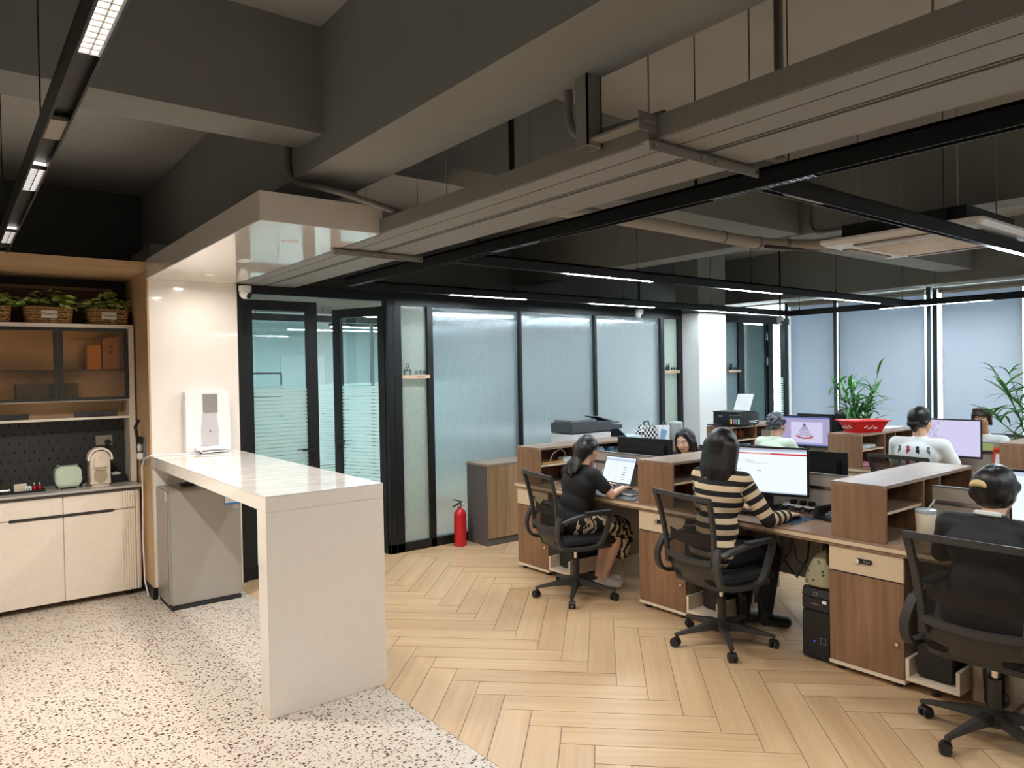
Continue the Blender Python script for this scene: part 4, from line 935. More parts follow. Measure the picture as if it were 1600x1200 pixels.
    MB().lathe([(.05, .075), (.052, .09), (.045, .135), (.03, .145)], (0, 0, 0), 18).build('hub', 'chair', t, local=True, smooth=True)
    for k in range(5):
        a = 2 * PI * k / 5 + .35; d = Vector((math.cos(a), math.sin(a), 0)); n = Vector((-d.y, d.x, 0))
        m = MB(); rows = []
        for rr, zt, zb, w in ((.03, .135, .085, .030), (.10, .128, .088, .028), (.20, .108, .082, .022), (.285, .090, .074, .018), (.315, .084, .066, .016)):
            rows.append([d * rr + n * w * u + Vector((0, 0, z)) for u, z in ((-1, zb), (1, zb), (.75, zt), (-.75, zt))])
        m.grid(rows, True); m.f += [(3, 2, 1, 0), tuple(range(len(m.v) - 4, len(m.v)))]; m.mi += [0, 0]; m.build('leg', 'chair', t, local=True, bevel=.004)
        c = d * .30; ca = a + (1.1 * k); e = Vector((math.cos(ca), math.sin(ca), 0)); en = Vector((-e.y, e.x, 0)); w0 = c - e * .012
        hood = MB(); hood.cyl(c + Vector((0, 0, .04)), c + Vector((0, 0, .072)), .009, 8); rows = []
        for j in range(7):
            an = .2 + 2.3 * j / 6; pp = w0 + e * (-.029 * math.cos(an)) + Vector((0, 0, .027 + .029 * math.sin(an))); rows.append([pp + en * .020, pp - en * .020, pp - en * .020 - Vector((0, 0, .004)), pp + en * .020 - Vector((0, 0, .004))])
        hood.grid(rows, True); cs = hood.build('caster', 'black_plastic', t, local=True)
        for s in (-1, 1): MB().cyl(w0 + en * .009 * s + Vector((0, 0, .026)), w0 + en * .024 * s + Vector((0, 0, .026)), .026, 14).build('wheel', 'black_soft', cs, local=True)
    return t
M['lum'] = plain('grey_brown_pad', '#5d564e', .7)
ch1 = make_chair('black mesh office chair under the woman in a black T-shirt'); ch1.location = (3.745, 4.03, 0); ch1.rotation_euler.z = math.radians(-15)
def chair_at(x, y, deg, label): return copy_tree(ch1, None, (x, y, 0), math.radians(deg), label)
chair_at(3.775, 2.74, -10, 'black mesh office chair under the woman in a striped sweater')
chair_at(3.70, 1.225, 0, 'black mesh office chair under the woman in a black jacket')
chair_at(6.50, 2.72, -5, 'black mesh office chair under the man in a printed white T-shirt')
chair_at(6.46, 4.05, 0, 'black mesh office chair under the grey haired woman in pale green')
chair_at(5.52, 4.22, 180, 'black mesh office chair under the woman facing the back of the bench')
chair_at(8.45, 2.80, 180, 'black mesh office chair under the woman in white behind the second plant')
chair_at(8.42, 4.30, 180, 'black mesh office chair under the person behind the first plant')
# ================================================================ SCREENS AND COMPUTERS
SC = {}
def smat(name, c, s=1.0):
    if name not in SC: SC[name] = emis('screen_' + name, lin(c)[:3], s * .78)
    return SC[name]
def monitor(label, loc, rz, w, h, content, stand=True, base_z=.75, group=None):
    # local: screen faces +x ; loc = screen centre
    t = thing('monitor', label, 'monitor', (loc[0], loc[1], base_z), rz, group); zc = loc[2] - base_z
    B(-.022, 0, -w / 2, w / 2, zc - h / 2, zc + h / 2).build('bezel', 'black_plastic', t, local=True, bevel=.004)
    m = MB(); m.prism([(-w * .42, zc - h * .42), (w * .42, zc - h * .42), (w * .42, zc + h * .36), (-w * .42, zc + h * .36)], 'X', -.05, -.02); bk = m.build('back_shell', 'black_plastic', t, local=True, bevel=.012)
    B(-.052, -.0495, -w * .36, w * .36, zc + .02, zc + .028).build('vent_groove', plain('vent_black', '#08090a', .6) if 'vg' not in M else M['vg'], bk, local=True)
    B(-.0525, -.0495, -.06, .06, zc - .03, zc - .012).build('badge', plain('dull_badge', '#0b0c0d', .3) if 'bd' not in M else M['bd'], bk, local=True)
    b = .012; scr = B(.0, .0012, -w / 2 + b, w / 2 - b, zc - h / 2 + b * 1.6, zc + h / 2 - b).build('screen', content[0], t, local=True)
    W_, H_, z0 = w - 2 * b, h - 2.6 * b, zc - h / 2 + b * 1.6
    for (a0, a1, b0, b1, mt) in content[1]:   # u from viewer's left (0..1), v from bottom
        B(.0012, .0016, -W_ / 2 + a0 * W_, -W_ / 2 + a1 * W_, z0 + b0 * H_, z0 + b1 * H_).build('screen_image', mt, scr, local=True)
    if stand:
        B(-.055, -.035, -.03, .03, .01, zc).build('stand_neck', 'black_plastic', t, local=True, bevel=.004)
        MB().prism(rrect(-.14, .07, -.12, .12, .03, 4), 'Z', 0.0005, .012).build('stand_foot', 'black_plastic', t, local=True)
    return t, scr, (W_, H_, z0)
M['vg'] = plain('vent_black', '#08090a', .6); M['bd'] = plain('dull_badge', '#0b0c0d', .3)
WH = smat('white', '#eaf4ff', 1.1); GR = smat('grey', '#b9bcc8', .8); RD = smat('red', '#d8303c', .9); PK = smat('pinkbar', '#f0b0a8', .9); TX = smat('textgrey', '#9aa2b0', .7); LV_ = smat('lavender', '#b9b0da', .85); LW = smat('lavwhite', '#d9d4f4', .95); BL = smat('bluebar', '#6f86c8', .7); DKS = smat('ink', '#3a3550', .5); GD = smat('gold', '#c98a28', .8); OFF = smat('off', '#050607', .1); LB = smat('paleblue', '#cfdcf2', .95)
page = (WH, [(0, 1, .965, 1, GR), (0, 1, .925, .965, LB), (0, .82, .865, .90, PK), (.55, 1, .86, .90, RD), (.02, .25, .868, .897, RD), (.08, .15, .72, .727, TX), (.2, .29, .72, .727, TX), (.22, .33, .69, .697, TX), (.25, .52, .655, .66, TX), (.1, .17, .50, .507, TX), (.37, .43, .485, .50, TX), (.12, .16, .44, .448, TX), (.1, .17, .30, .306, TX), (0, 1, 0, .03, LB)])
monitor('black monitor showing a white web page in front of the striped sweater woman', (4.31, 2.755, 1.015), PI + .31, .53, .325, page)
monitor('black monitor seen from behind beyond the laptop', (4.66, 4.13, .995), .08, .56, .27, (LB, []))
monitor('black monitor seen from behind beside the web page monitor', (4.70, 2.67, .985), .06, .53, .29, (LB, []))
# design screen: pendant fan of thin lines
t, scr, (W_, H_, z0) = monitor('monitor showing a jewellery drawing in front of the grey haired woman', (7.12, 4.10, 1.03), PI + .10, .55, .33,
    (LV_, [(0, 1, .95, 1, BL), (0, .05, .04, .95, GR), (.22, .86, .10, .82, LW), (0, 1, 0, .04, BL)]))
def sy(u): return -W_ / 2 + u * W_
def sz(v): return z0 + v * H_
m = MB()
for i in range(9):
    a = -.5 + i * .125; p0, p1 = (.50, .78), (.50 + math.sin(a) * .30, .80 - math.cos(a) * .52)
    m.tube([(.0025, sy(p0[0]), sz(p0[1])), (.0025, sy(p1[0]), sz(p1[1]))], .0012, 4)
for q in (.25, .36, .45):
    m.tube([(.0025, sy(.50 + math.sin(-.5 + i * .125) * q * .6), sz(.80 - math.cos(-.5 + i * .125) * q)) for i in range(9)], .0012, 4)
m.build('drawn_pendant', DKS, scr, local=True)
m = MB()
for i in range(11):
    a = -.52 + i * .104; m.obox((.0026, sy(.50 + math.sin(a) * .32), sz(.80 - math.cos(a) * .55)), (0, 1, 0), (0, 0, 1), .007, .0015, .008)
    if i % 2: m.cur = 0
m.build('drawn_beads', smat('beads', '#c2402a', .8), scr, local=True)['kind'] = 'stuff'
B(.0024, .0028, sy(.68), sy(.44), sz(.235), sz(.25)).build('drawn_gold', GD, scr, local=True)
monitor('black monitor seen from behind beside the first potted plant', (7.50, 4.12, 1.03), 0, .55, .33, (LB, []))
t, scr, (W_, H_, z0) = monitor('monitor showing a line sketch in front of the man in white', (7.10, 2.72, 1.045), PI + .05, .56, .345, (LW, []))
m = MB()
for (u, v, r, n) in ((.30, .88, .03, 8), (.24, .75, .045, 9), (.33, .72, .03, 7), (.28, .58, .04, 9), (.21, .62, .025, 7), (.34, .52, .03, 7), (.30, .40, .03, 8), (.38, .92, .02, 7), (.36, .30, .03, 8)):
    m.tube([(.0022, sy(u) + r * math.cos(2 * PI * i / n) * W_ * (1 + .3 * math.sin(3 * i)), sz(v) + r * 1.6 * math.sin(2 * PI * i / n) * H_) for i in range(n + 1)], .0009, 4)
for pts in (((.40, .55), (.45, .40), (.43, .28)), ((.36, .22), (.50, .15), (.60, .10), (.66, .12)), ((.40, .20), (.52, .11), (.62, .08)), ((.18, .85), (.26, .80), (.34, .84))):
    m.tube([(.0022, sy(u), sz(v)) for u, v in pts], .001, 4)
m.build('drawn_sketch', DKS, scr, local=True)['kind'] = 'stuff'

# ---- laptop of the first woman
lp = thing('laptop', 'open laptop showing a white spreadsheet on the black desk mat', 'laptop', (4.36, 4.20, .756), PI + .0)
# local: user sits on +x side after rotation by pi
B(-.0, .235, -.17, .17, 0, .016).build('keyboard_deck', plain('dark_laptop_deck', '#3d4146', .4, .3), lp, local=True, bevel=.004)
km = MB()
for r in range(5):
    for c in range(13): km.box(.03 + r * .02, .046 + r * .02, -.145 + c * .0225, -.126 + c * .0225, .016, .018)
km.build('keys', 'black_plastic', lp, local=True)['kind'] = 'stuff'
lid = MB().obox((-.045, 0, .118), (-.36, 0, .93), (0, 1, 0), .118, .172 / 43, .172); lid = MB()
th = math.radians(22); d = Vector((-math.sin(th), 0, math.cos(th))); n_ = Vector((math.cos(th), 0, math.sin(th)))
c0 = Vector((0, 0, .012))
def lidquad(a0, a1, b0, b1, off, tk):  # a along lid height, b along y
    m = MB(); vs = []
    for o in (off, off + tk):
        for a, b in ((a0, b0), (a0, b1), (a1, b1), (a1, b0)): vs.append(c0 + d * a + n_ * o + Vector((0, b, 0)))
    m._add(vs, [(0, 3, 2, 1), (4, 5, 6, 7), (0, 1, 5, 4), (1, 2, 6, 5), (2, 3, 7, 6), (3, 0, 4, 7)]); return m
lidp = lidquad(0, .235, -.17, .17, -.006, .006).build('lid', plain('dark_laptop_lid', '#4a4d51', .4, .3), lp, local=True)
ls = lidquad(.012, .225, -.163, .163, 0, .0008).build('screen', WH, lp, local=True)
for i in range(9): lidquad(.03 + i * .018, .0305 + i * .018, -.15, .15, .0008, .0003).build('screen_image', TX, ls, local=True)
for b in (-.10, -.02, .09): lidquad(.03, .175, b, b + .0006, .0008, .0003).build('screen_image', TX, ls, local=True)
lidquad(.19, .215, -.16, .16, .0008, .0003).build('screen_image', LB, ls, local=True)
for i in range(6): lidquad(.04 + i * .02, .045 + i * .02, .05, .08, .0008, .0003).build('screen_image', DKS, ls, local=True)
mt = MB().prism(rrect(3.915, 4.28, 3.60, 4.36, .012), 'Z', .7503, .7545).build('desk_mat', plain('black_leather_mat', '#1c1e20', .45), off=(4.1, 4.0, .7503)); tag(mt, 'black leather mat under the open laptop', 'desk mat')
ca = thing('calculator', 'white desktop calculator beside the laptop', 'calculator', (4.13, 3.775, .7548), -.15)
B(-.085, .085, -.055, .055, 0, .014).build('case', 'white_plastic', ca, local=True, bevel=.004)
km = MB()
for r in range(5):
    for c in range(5): km.box(-.075 + r * .024, -.057 + r * .024, -.047 + c * .019, -.032 + c * .019, .014, .019)
km.build('keys', 'black_soft', ca, local=True)['kind'] = 'stuff'
B(.05, .078, -.045, .045, .014, .017).build('display', plain('lcd', '#8d9a8c', .3), ca, local=True)
# ---- keyboards, mouse, telephone on the striped sweater desk
def keyboard(label, loc, rz):
    t = thing('keyboard', label, 'keyboard', loc, rz)
    B(-.065, .065, -.215, .215, 0, .018).build('case', 'black_plastic', t, local=True, bevel=.005)
    m = MB()
    for r in range(6):
        for c in range(18): m.box(-.055 + r * .0185, -.040 + r * .0185, -.205 + c * .0228, -.187 + c * .0228, .018, .024)
    m.build('keys', 'black_soft', t, local=True)['kind'] = 'stuff'
keyboard('black keyboard under the web page monitor', (4.14, 2.80, .7505), .1)
keyboard('black keyboard under the jewellery drawing', (6.93, 4.15, .7505), 0); keyboard('black keyboard under the sketch monitor', (6.93, 2.75, .7505), 0)
ph = thing('desk_phone', 'black desk telephone beside the walnut hutch', 'telephone', (4.36, 2.30, .7505), -.25)
MB().prism([(-.10, 0), (.10, 0), (.10, .075), (.06, .078), (-.10, .02)], 'Y', -.10, .10).build('base', 'black_plastic', ph, local=True, bevel=.004)
hs_ = MB(); hs_.box(-.09, .10, .062, .098, .05, .078); hs_.box(-.095, -.04, .058, .102, .022, .06); hs_.box(.055, .105, .058, .102, .06, .09); hs_.build('handset', 'black_soft', ph, local=True, bevel=.006)
km = MB()
for r in range(4):
    for c in range(3): z = .031 + (r * .022 + .02) * .36; km.box(-.075 + r * .024, -.06 + r * .024, -.06 + c * .03, -.04 + c * .03, z - .01, z + .006)
km.build('keys', 'grey_plastic', ph, local=True)['kind'] = 'stuff'
mp_ = B(4.02, 4.30, 2.40, 2.64, .7503, .7535).build('mouse_pad', plain('blue_mouse_pad', '#3c566e', .6, noise=.5, nscale=14), off=(4.05, 2.55, .7503)); tag(mp_, 'blue patterned mouse pad near the desk edge', 'mouse pad')
ms = thing('mouse', 'black computer mouse under the striped sleeve hand', 'mouse', (4.22, 2.50, .7535), .1)
MB().sphere((0, 0, .006), .055, .03, .03, 14, 8).build('shell', 'black_plastic', ms, local=True, smooth=True); B(.02, .036, -.004, .004, .028, .037).build('wheel', 'grey_plastic', ms, local=True)
st_ = thing('power_strip', 'white power strip lying behind the monitor stand', 'power strip', (4.455, 2.62, .7505))
B(-.03, .03, -.15, .10, 0, .04).build('case', 'white_plastic', st_, local=True, bevel=.006)
for y in (-.10, -.04, .03): B(-.018, .018, y - .018, y + .018, .04, .07).build('plug', 'black_plastic', st_, local=True, bevel=.004)
cb_ = MB()
for k in range(5):
    pts = [(4.42 + .03 * math.sin(k * 2 + i * 1.1), 2.36 + .035 * i + .02 * k, .757 + .028 * abs(math.sin(i * 1.3 + k))) for i in range(12)]; cb_.tube(pts, .005, 6)
tag(cb_.build('cable_tangle', 'black_plastic', off=(4.42, 2.4, .75)), 'tangle of black cables beside the desk telephone', 'cables')['kind'] = 'stuff'
# hanging cables under the desk
for i, (y, x, dz) in enumerate(((2.74, 4.12, .30), (2.64, 4.16, .26), (2.55, 4.2, .33), (2.36, 4.02, .22))):
    c = MB().tube([(x, y + .05, .70), (x + .01, y + .02, .70 - dz * .7), (x + .03, y - .05, .70 - dz), (x + .02, y - .13, .70 - dz * .6), (x + .01, y - .16, .70)], .006, 6).build('desk_cable', 'black_plastic', smooth=True, off=(x, y, .7))
    tag(c, 'black cable looping below the desk of the striped sweater woman', 'cable', 'cables looping below the desk')
# ---- computer towers
def tower(label, loc, rz, h=.40, mat='black_plastic', det=True):
    t = thing('computer_tower', label, 'computer', loc, rz)   # front faces -x
    B(.012, .42, -.085, .085, .012, h).build('case', mat, t, local=True, bevel=.006)
    B(0, .016, -.085, .085, .012, h * .70).build('front_panel', 'black_plastic', t, local=True, bevel=.006)
    B(0, .016, -.085, .085, h * .715, h * .89).build('drive_bay', 'black_soft', t, local=True, bevel=.004)
    tb = MB().prism([(0, h * .90), (.016, h * .90), (.03, h + .012), (.012, h)], 'Y', -.085, .085).build('top_bezel', 'black_soft', t, local=True)
    for a in (.05, .36): B(a, a + .03, -.08, .08, 0, .013).build('foot', 'black_soft', t, local=True)
    if det:
        MB().tube([(-.001, .011 * math.cos(2 * PI * i / 14), h * .945 + .011 * math.sin(2 * PI * i / 14)) for i in range(15)], .0016, 5).build('power_ring', 'steel', t, local=True)
        B(-.002, .001, -.03, .03, h * .80, h * .806).build('logo_bar', 'steel', t, local=True); B(-.002, .001, -.065, -.04, h * .83, h * .87).build('sticker', 'white_plastic', t, local=True)
        for y in (-.01, .005, .02): B(-.002, .001, y - .003, y + .003, h * .45, h * .458).build('port', 'black_soft', t, local=True)
        MB().cyl((-.003, .01, h * .27), (.001, .01, h * .27), .004, 8).build('power_light', smat('blueled', '#3050ff', 2.5), t, local=True)
        m = MB(); m.box(-.002, .001, -.06, -.025, h * .25, h * .256); m.box(-.002, .001, -.06, -.025, h * .335, h * .341); m.box(-.002, .001, -.06, -.056, h * .25, h * .341); m.box(-.002, .001, -.029, -.025, h * .25, h * .341); m.build('case_badge', 'grey_plastic', t, local=True)
    return t
tower('black computer tower standing on the floor under the khaki bag', (3.945, 2.215, 0.0), 0, .41)
tower('black computer box in the cream shelf behind the office chair', (3.96, 1.58, .0755), 0, .33, 'black_plastic', False)
tower('black computer tower deep under the striped sweater desk', (4.03, 2.99, .0755), 0, .42, 'black_plastic', False)
tower('black computer box on the low shelf under the laptop desk', (4.0, 4.42, .0755), 0, .36, 'black_plastic', False)
# ================================================================ PEOPLE
def hair_mat(name, c, hi):
    nt = NT(name); tc = nt.a('ShaderNodeTexCoord'); mp = nt.a('ShaderNodeMapping', {'Vector': tc.outputs['Object'], 'Scale': (170, 170, 14)})
    nz = nt.a('ShaderNodeTexNoise', {'Vector': mp.outputs[0], 'Scale': 1.0, 'Detail': 3.0}); cc = ramp(nt, nz.outputs[0], [(.35, lin(c)), (.7, lin(hi))])
    bp = nt.a('ShaderNodeBump', {'Strength': .5, 'Distance': .003, 'Height': nz.outputs[0]})
    return nt.end(nt.a('ShaderNodeBsdfPrincipled', {'Base Color': cc, 'Roughness': .38, 'Normal': bp.outputs[0]}).outputs[0])
M['hair'] = hair_mat('black_hair', '#0b0a0a', '#1f1b19'); M['hair_brown'] = hair_mat('dark_brown_hair', '#1d130e', '#3a261c'); M['hair_grey'] = hair_mat('grey_hair', '#23252a', '#6d7078')
def stripes():
    nt = NT('striped_knit'); at = nt.a('ShaderNodeAttribute', attribute_name='s'); d = nt.a('ShaderNodeMath', {0: at.outputs['Fac'], 1: .066}, operation='DIVIDE'); f = nt.a('ShaderNodeMath', {0: d.outputs[0]}, operation='FRACT')
    c = ramp(nt, f.outputs[0], [(0, lin('#17161a')), (.5, lin('#d3bc9b'))], 'CONSTANT')
    return nt.end(nt.a('ShaderNodeBsdfPrincipled', {'Base Color': c, 'Roughness': .9}).outputs[0])
M['stripes'] = stripes()
def floral():
    nt = NT('floral_skirt'); tc = nt.a('ShaderNodeTexCoord'); nz = nt.a('ShaderNodeTexNoise', {'Vector': tc.outputs['Object'], 'Scale': 7.0, 'Detail': 2.0, 'Distortion': 2.6})
    w = nt.a('ShaderNodeTexWave', {'Vector': tc.outputs['Object'], 'Scale': 3.2, 'Distortion': 16.0, 'Detail': 2.5, 'Detail Scale': 2.2})
    c = ramp(nt, w.outputs[0], [(0, lin('#141213')), (.52, lin('#cdb899'))], 'CONSTANT'); c2 = ramp(nt, nz.outputs[0], [(0, (0, 0, 0, 1)), (.6, (1, 1, 1, 1))], 'CONSTANT')
    mx = nt.a('ShaderNodeMix', {0: c2, 6: c, 7: lin('#171415')}, data_type='RGBA')
    return nt.end(nt.a('ShaderNodeBsdfPrincipled', {'Base Color': mx.outputs[2], 'Roughness': .85}).outputs[0])
M['floral'] = floral()
M['blackcloth'] = plain('black_cloth', '#131416', .85, bump=.4, bscale=60); M['suit'] = plain('black_suit_cloth', '#17191b', .7, bump=.5, bscale=30); M['pants'] = plain('dark_trousers', '#121319', .85)
M['white_tee'] = plain('white_cotton', '#e4e6e4', .85, bump=.5, bscale=25); M['green_tee'] = plain('pale_green_cotton', '#d8e6d0', .85, bump=.5, bscale=25)
M['white_shoe'] = plain('white_shoe_leather', '#d8d2c8', .5); M['boot'] = plain('black_boot_leather', '#17171a', .35); M['eye'] = plain('eye_white', '#e8e4df', .3); M['iris'] = plain('dark_iris', '#1a100b', .2); M['lip'] = plain('lip', '#b4605a', .45)
def cap(p0, r0, p1, r1): return ('c', Vector(p0), r0, Vector(p1), r1)
def ell(c, a, b, z, yaw=0, pitch=0): return ('e', Vector(c), (a, b, z), yaw, pitch)
def blob(name, prims, voxel, mat, parent, smooth=4, attr=None, off=(0, 0, 0)):
    m = MB()
    for p in prims:
        if p[0] == 'c':
            _, a, ra, b, rb = p; m.sphere(a, ra, n=14, m=9); m.sphere(b, rb, n=14, m=9); m.tube([a, b], ra, 14, rs=[ra, rb])
        else:
            _, c, (rx, ry, rz), yaw, pitch = p; s = MB().sphere((0, 0, 0), rx, ry, rz, 18, 12); R_ = Matrix.Rotation(yaw, 3, 'Z') @ Matrix.Rotation(pitch, 3, 'Y')
            m._add([R_ @ Vector(v) + c for v in s.v], s.f)
    me = m.mesh(name + '_src', mat, off=off); o = bpy.data.objects.new(name + '_src', me); col.objects.link(o)
    r = o.modifiers.new('r', 'REMESH'); r.mode = 'VOXEL'; r.voxel_size = voxel; r.use_smooth_shade = True
    if smooth: s = o.modifiers.new('s', 'SMOOTH'); s.factor = .5; s.iterations = smooth
    dg = bpy.context.evaluated_depsgraph_get(); out = bpy.data.meshes.new_from_object(o.evaluated_get(dg)); out.name = name
    bpy.data.objects.remove(o); bpy.data.meshes.remove(me)
    out.materials.clear(); out.materials.append(M[mat] if isinstance(mat, str) else mat)
    out.polygons.foreach_set('use_smooth', [True] * len(out.polygons))
    if attr:
        at = out.attributes.new('s', 'FLOAT', 'POINT'); vals = [attr(v.co) for v in out.vertices]; at.data.foreach_set('value', vals)
    q = bpy.data.objects.new(name, out); col.objects.link(q)
    if parent: q.parent = parent
    return q
def hand_prims(w, d, up, s, curl=.35, sc=1.0):
    d = Vector(d).normalized(); up = Vector(up); up = (up - d * up.dot(d)).normalized(); lat = up.cross(d) * s   # lat points to the thumb side
    P_ = []
    w = Vector(w); k = w + d * .075 * sc
    for i in range(4):
        o = (.028 - i * .0185) * sc; P_.append(cap(w + lat * o * .7 + d * .012, .013 * sc, k + lat * o + d * (.006 if i in (1, 2) else 0), .0115 * sc))
    for i, ln in enumerate((.070, .078, .072, .056)):
        o = (.029 - i * .0192) * sc; b = k + lat * o + d * (.006 if i in (1, 2) else 0)
        d1 = (d * math.cos(curl * .6) - up * math.sin(curl * .6) + lat * (.10 - i * .065)).normalized(); d2 = (d * math.cos(curl * 1.6) - up * math.sin(curl * 1.6) + lat * (.06 - i * .04)).normalized()
        mdl = b + d1 * ln * .5 * sc; P_ += [cap(b, .0092 * sc, mdl, .0085 * sc), cap(mdl, .0085 * sc, mdl + d2 * ln * .5 * sc, .0070 * sc)]
    t0 = w + d * .022 * sc + lat * .026 * sc; t1 = t0 + (d * .7 + lat * .75 - up * .25).normalized() * .038 * sc; t2 = t1 + (d * .95 + lat * .25 - up * .25).normalized() * .032 * sc
    P_ += [cap(w + lat * .01, .014 * sc, t0, .013 * sc), cap(t0, .012 * sc, t1, .0098 * sc), cap(t1, .0098 * sc, t2, .0082 * sc)]
    return P_
def person(label, base, yaw, J, top, bottom, hair, voxel=.007, sc=1.0, skin='skin', top_name='shirt', sleeve='long', face_yaw=0.0, face_pitch=0.0, foot_mat='boot', bottom_kind='trousers', leg_shown=True, collar=None):
    """J: joints in the person's own frame (x forward, y left, z up)."""
    cy, sy_ = math.cos(yaw), math.sin(yaw)
    def W(p): return Vector((p[0] * cy - p[1] * sy_, p[0] * sy_ + p[1] * cy, p[2]))     # relative to base
    g = {k: W(v) for k, v in J.items()}; fw = W((1, 0, 0)); lf = W((0, 1, 0)); up = Vector((0, 0, 1))
    H = g['head']; hy = yaw + face_yaw; hf = Vector((math.cos(hy) * math.cos(face_pitch), math.sin(hy) * math.cos(face_pitch), -math.sin(face_pitch))); hl = Vector((-math.sin(hy), math.cos(hy), 0)); hu = hf.cross(hl)
    S = .96 * sc
    def hp(a, b, c): return H + (hf * a + hl * b + hu * c) * S
    pr = []
    # head: cranium, face, jaw, nose, ears
    pr += [ell(hp(-.012, 0, .025), .092 * S, .074 * S, .090 * S, hy, face_pitch), ell(hp(.018, 0, -.020), .070 * S, .062 * S, .088 * S, hy, face_pitch), ell(hp(.030, 0, -.068), .045 * S, .044 * S, .040 * S, hy, face_pitch), ell(hp(.052, 0, -.092), .022 * S, .024 * S, .018 * S, hy)]
    pr += [cap(hp(.082, 0, .012), .008 * S, hp(.099, 0, -.024), .0115 * S), ell(hp(.089, .011, -.027), .008 * S, .007 * S, .006 * S), ell(hp(.089, -.011, -.027), .008 * S, .007 * S, .006 * S)]
    for s in (-1, 1): pr += [ell(hp(-.005, .074 * s, -.008), .018 * S, .007 * S, .030 * S, hy), ell(hp(.055, .036 * s, -.025), .025 * S, .022 * S, .022 * S, hy)]
    pr += [ell(hp(.066, 0, .032), .02 * S, .05 * S, .012 * S, hy), ell(hp(.082, 0, -.055), .010 * S, .022 * S, .009 * S, hy)]
    nk = g['neck']; pr += [cap(H + (hu * -.055 - hf * .012) * S, .050 * S, nk, .052 * S)]
    # torso
    pv, ch = g['pelvis'], g['chest']; wst = (pv * .55 + ch * .45)
    tor = [ell(pv, .115 * S, .165 * S, .11 * S, yaw), ell(wst, .100 * S, .138 * S, .13 * S, yaw), ell(ch, .108 * S, .158 * S, .145 * S, yaw), cap(g['shL'], .052 * S, g['shR'], .052 * S), cap((g['shL'] * .6 + g['shR'] * .4), .055 * S, nk - up * .015, .05 * S), cap((g['shR'] * .6 + g['shL'] * .4), .055 * S, nk - up * .015, .05 * S), cap(pv, .105 * S, ch, .105 * S), ell(ch * .7 + (g['shL'] + g['shR']) * .15 - fw * .015, .095 * S, .185 * S, .11 * S, yaw)]
    pr += tor
    arms = {}
    for s, q in ((1, 'L'), (-1, 'R')):
        sh, el, wr = g['sh' + q], g['el' + q], g['wr' + q]
        arms[q] = [cap(sh, .050 * S, el, .036 * S), cap(el, .037 * S, wr, .025 * S)]
        hd = g.get('hd' + q, wr + (wr - el).normalized() * .15) - wr
        pr += arms[q] + hand_prims(wr, hd, up, -s, J.get('curl', (.35,))[0], S)
        hp_, kn, an = g['hip' + q], g['kn' + q], g['an' + q]; toe = g['toe' + q]
        pr += [cap(hp_, .085 * S, kn, .058 * S), cap(kn, .056 * S, (kn * .6 + an * .4), .052 * S), cap((kn * .6 + an * .4), .052 * S, an, .034 * S), cap(an - up * .02, .036 * S, toe, .028 * S)]
    body = blob('person', pr, voxel, skin, None); body.location = (base[0], base[1], base[2] if len(base) > 2 else 0)
    tag(body, label, 'person')
    # eyes, brows, lips
    for s in (-1, 1):
        ey = MB().sphere(hp(.0738, .030 * s, .010), .0098 * S, n=12, m=8).build('eye', 'eye', body, smooth=True, local=True); MB().sphere(hp(.0795, .0302 * s, .008), .0062 * S, n=10, m=6).build('iris', 'iris', ey, smooth=True, local=True)
        MB().tube([hp(.084, .014 * s, .031), hp(.085, .028 * s, .036), hp(.076, .046 * s, .033)], .0032 * S, 6).build('eyebrow', 'hair', body, local=True)
    MB().tube([hp(.082, .022, -.054), hp(.093, .008, -.052), hp(.0935, 0, -.053), hp(.093, -.008, -.052), hp(.082, -.022, -.054)], .0055 * S, 8, rs=[.002, .0055 * S, .006 * S, .0055 * S, .002]).build('lips', 'lip', body, smooth=True, local=True)
    # clothing
    inf = .014
    def grow(p, k=inf): return ('c', p[1], p[2] + k, p[3], p[4] + k) if p[0] == 'c' else ('e', p[1], tuple(r + k for r in p[2]), p[3], p[4])
    tp = [grow(t) for t in tor[:4]] + [grow(t, .008) for t in tor[4:]]
    hem = g['pelvis'] - up * .02
    for q in 'LR':
        sh, el, wr = g['sh' + q], g['el' + q], g['wr' + q]
        if sleeve == 'long': tp += [cap(sh, .062 * S, el, .050 * S), cap(el, .052 * S, wr - (wr - el).normalized() * .01, .038 * S)]
        else: tp += [cap(sh, .064 * S, sh + (el - sh) * .62, .056 * S)]
    def sattr(co):
        best, val = 1e9, co.z
        for q in 'LR':
            sh, el, wr = g['sh' + q], g['el' + q], g['wr' + q]; acc = 0
            for a, b in ((sh, el), (el, wr)):
                d = b - a; t = max(0, min(1, (co - a).dot(d) / d.length_squared)); dist = (co - (a + d * t)).length - .05
                if dist < best and (t > .12 or a is el): best = dist; val = acc + t * d.length + sh.z
                acc += d.length
        dt = min((co - (pv + (ch - pv) * .5)).length - .2, (co - ch).length - .15)
        return val if best < .012 else co.z
    shirt = blob(top_name, tp, max(voxel, .008), top, body, 16, sattr if top == 'stripes' else None)
    lower = []
    for q in 'LR':
        hp_, kn, an = g['hip' + q], g['kn' + q], g['an' + q]
        if bottom_kind == 'trousers': lower += [cap(hp_, .098 * S, kn, .072 * S), cap(kn, .070 * S, an + (kn - an).normalized() * .05, .050 * S)]
        else:
            mid = kn + (an - kn) * .52 + fw * .10; lower += [cap(hp_, .102 * S, kn + fw * .01, .082 * S), cap(kn + fw * .01, .085 * S, mid, .055 * S), cap(kn + fw * .06 - up * .08, .07 * S, mid, .06)]
    if bottom_kind != 'trousers': lower += [cap(g['knL'], .075, g['knR'], .075), cap((g['knL'] + g['knR']) / 2 + fw * .03, .08, (g['knL'] + g['knR']) / 2 + fw * .08 - up * .20, .07)]
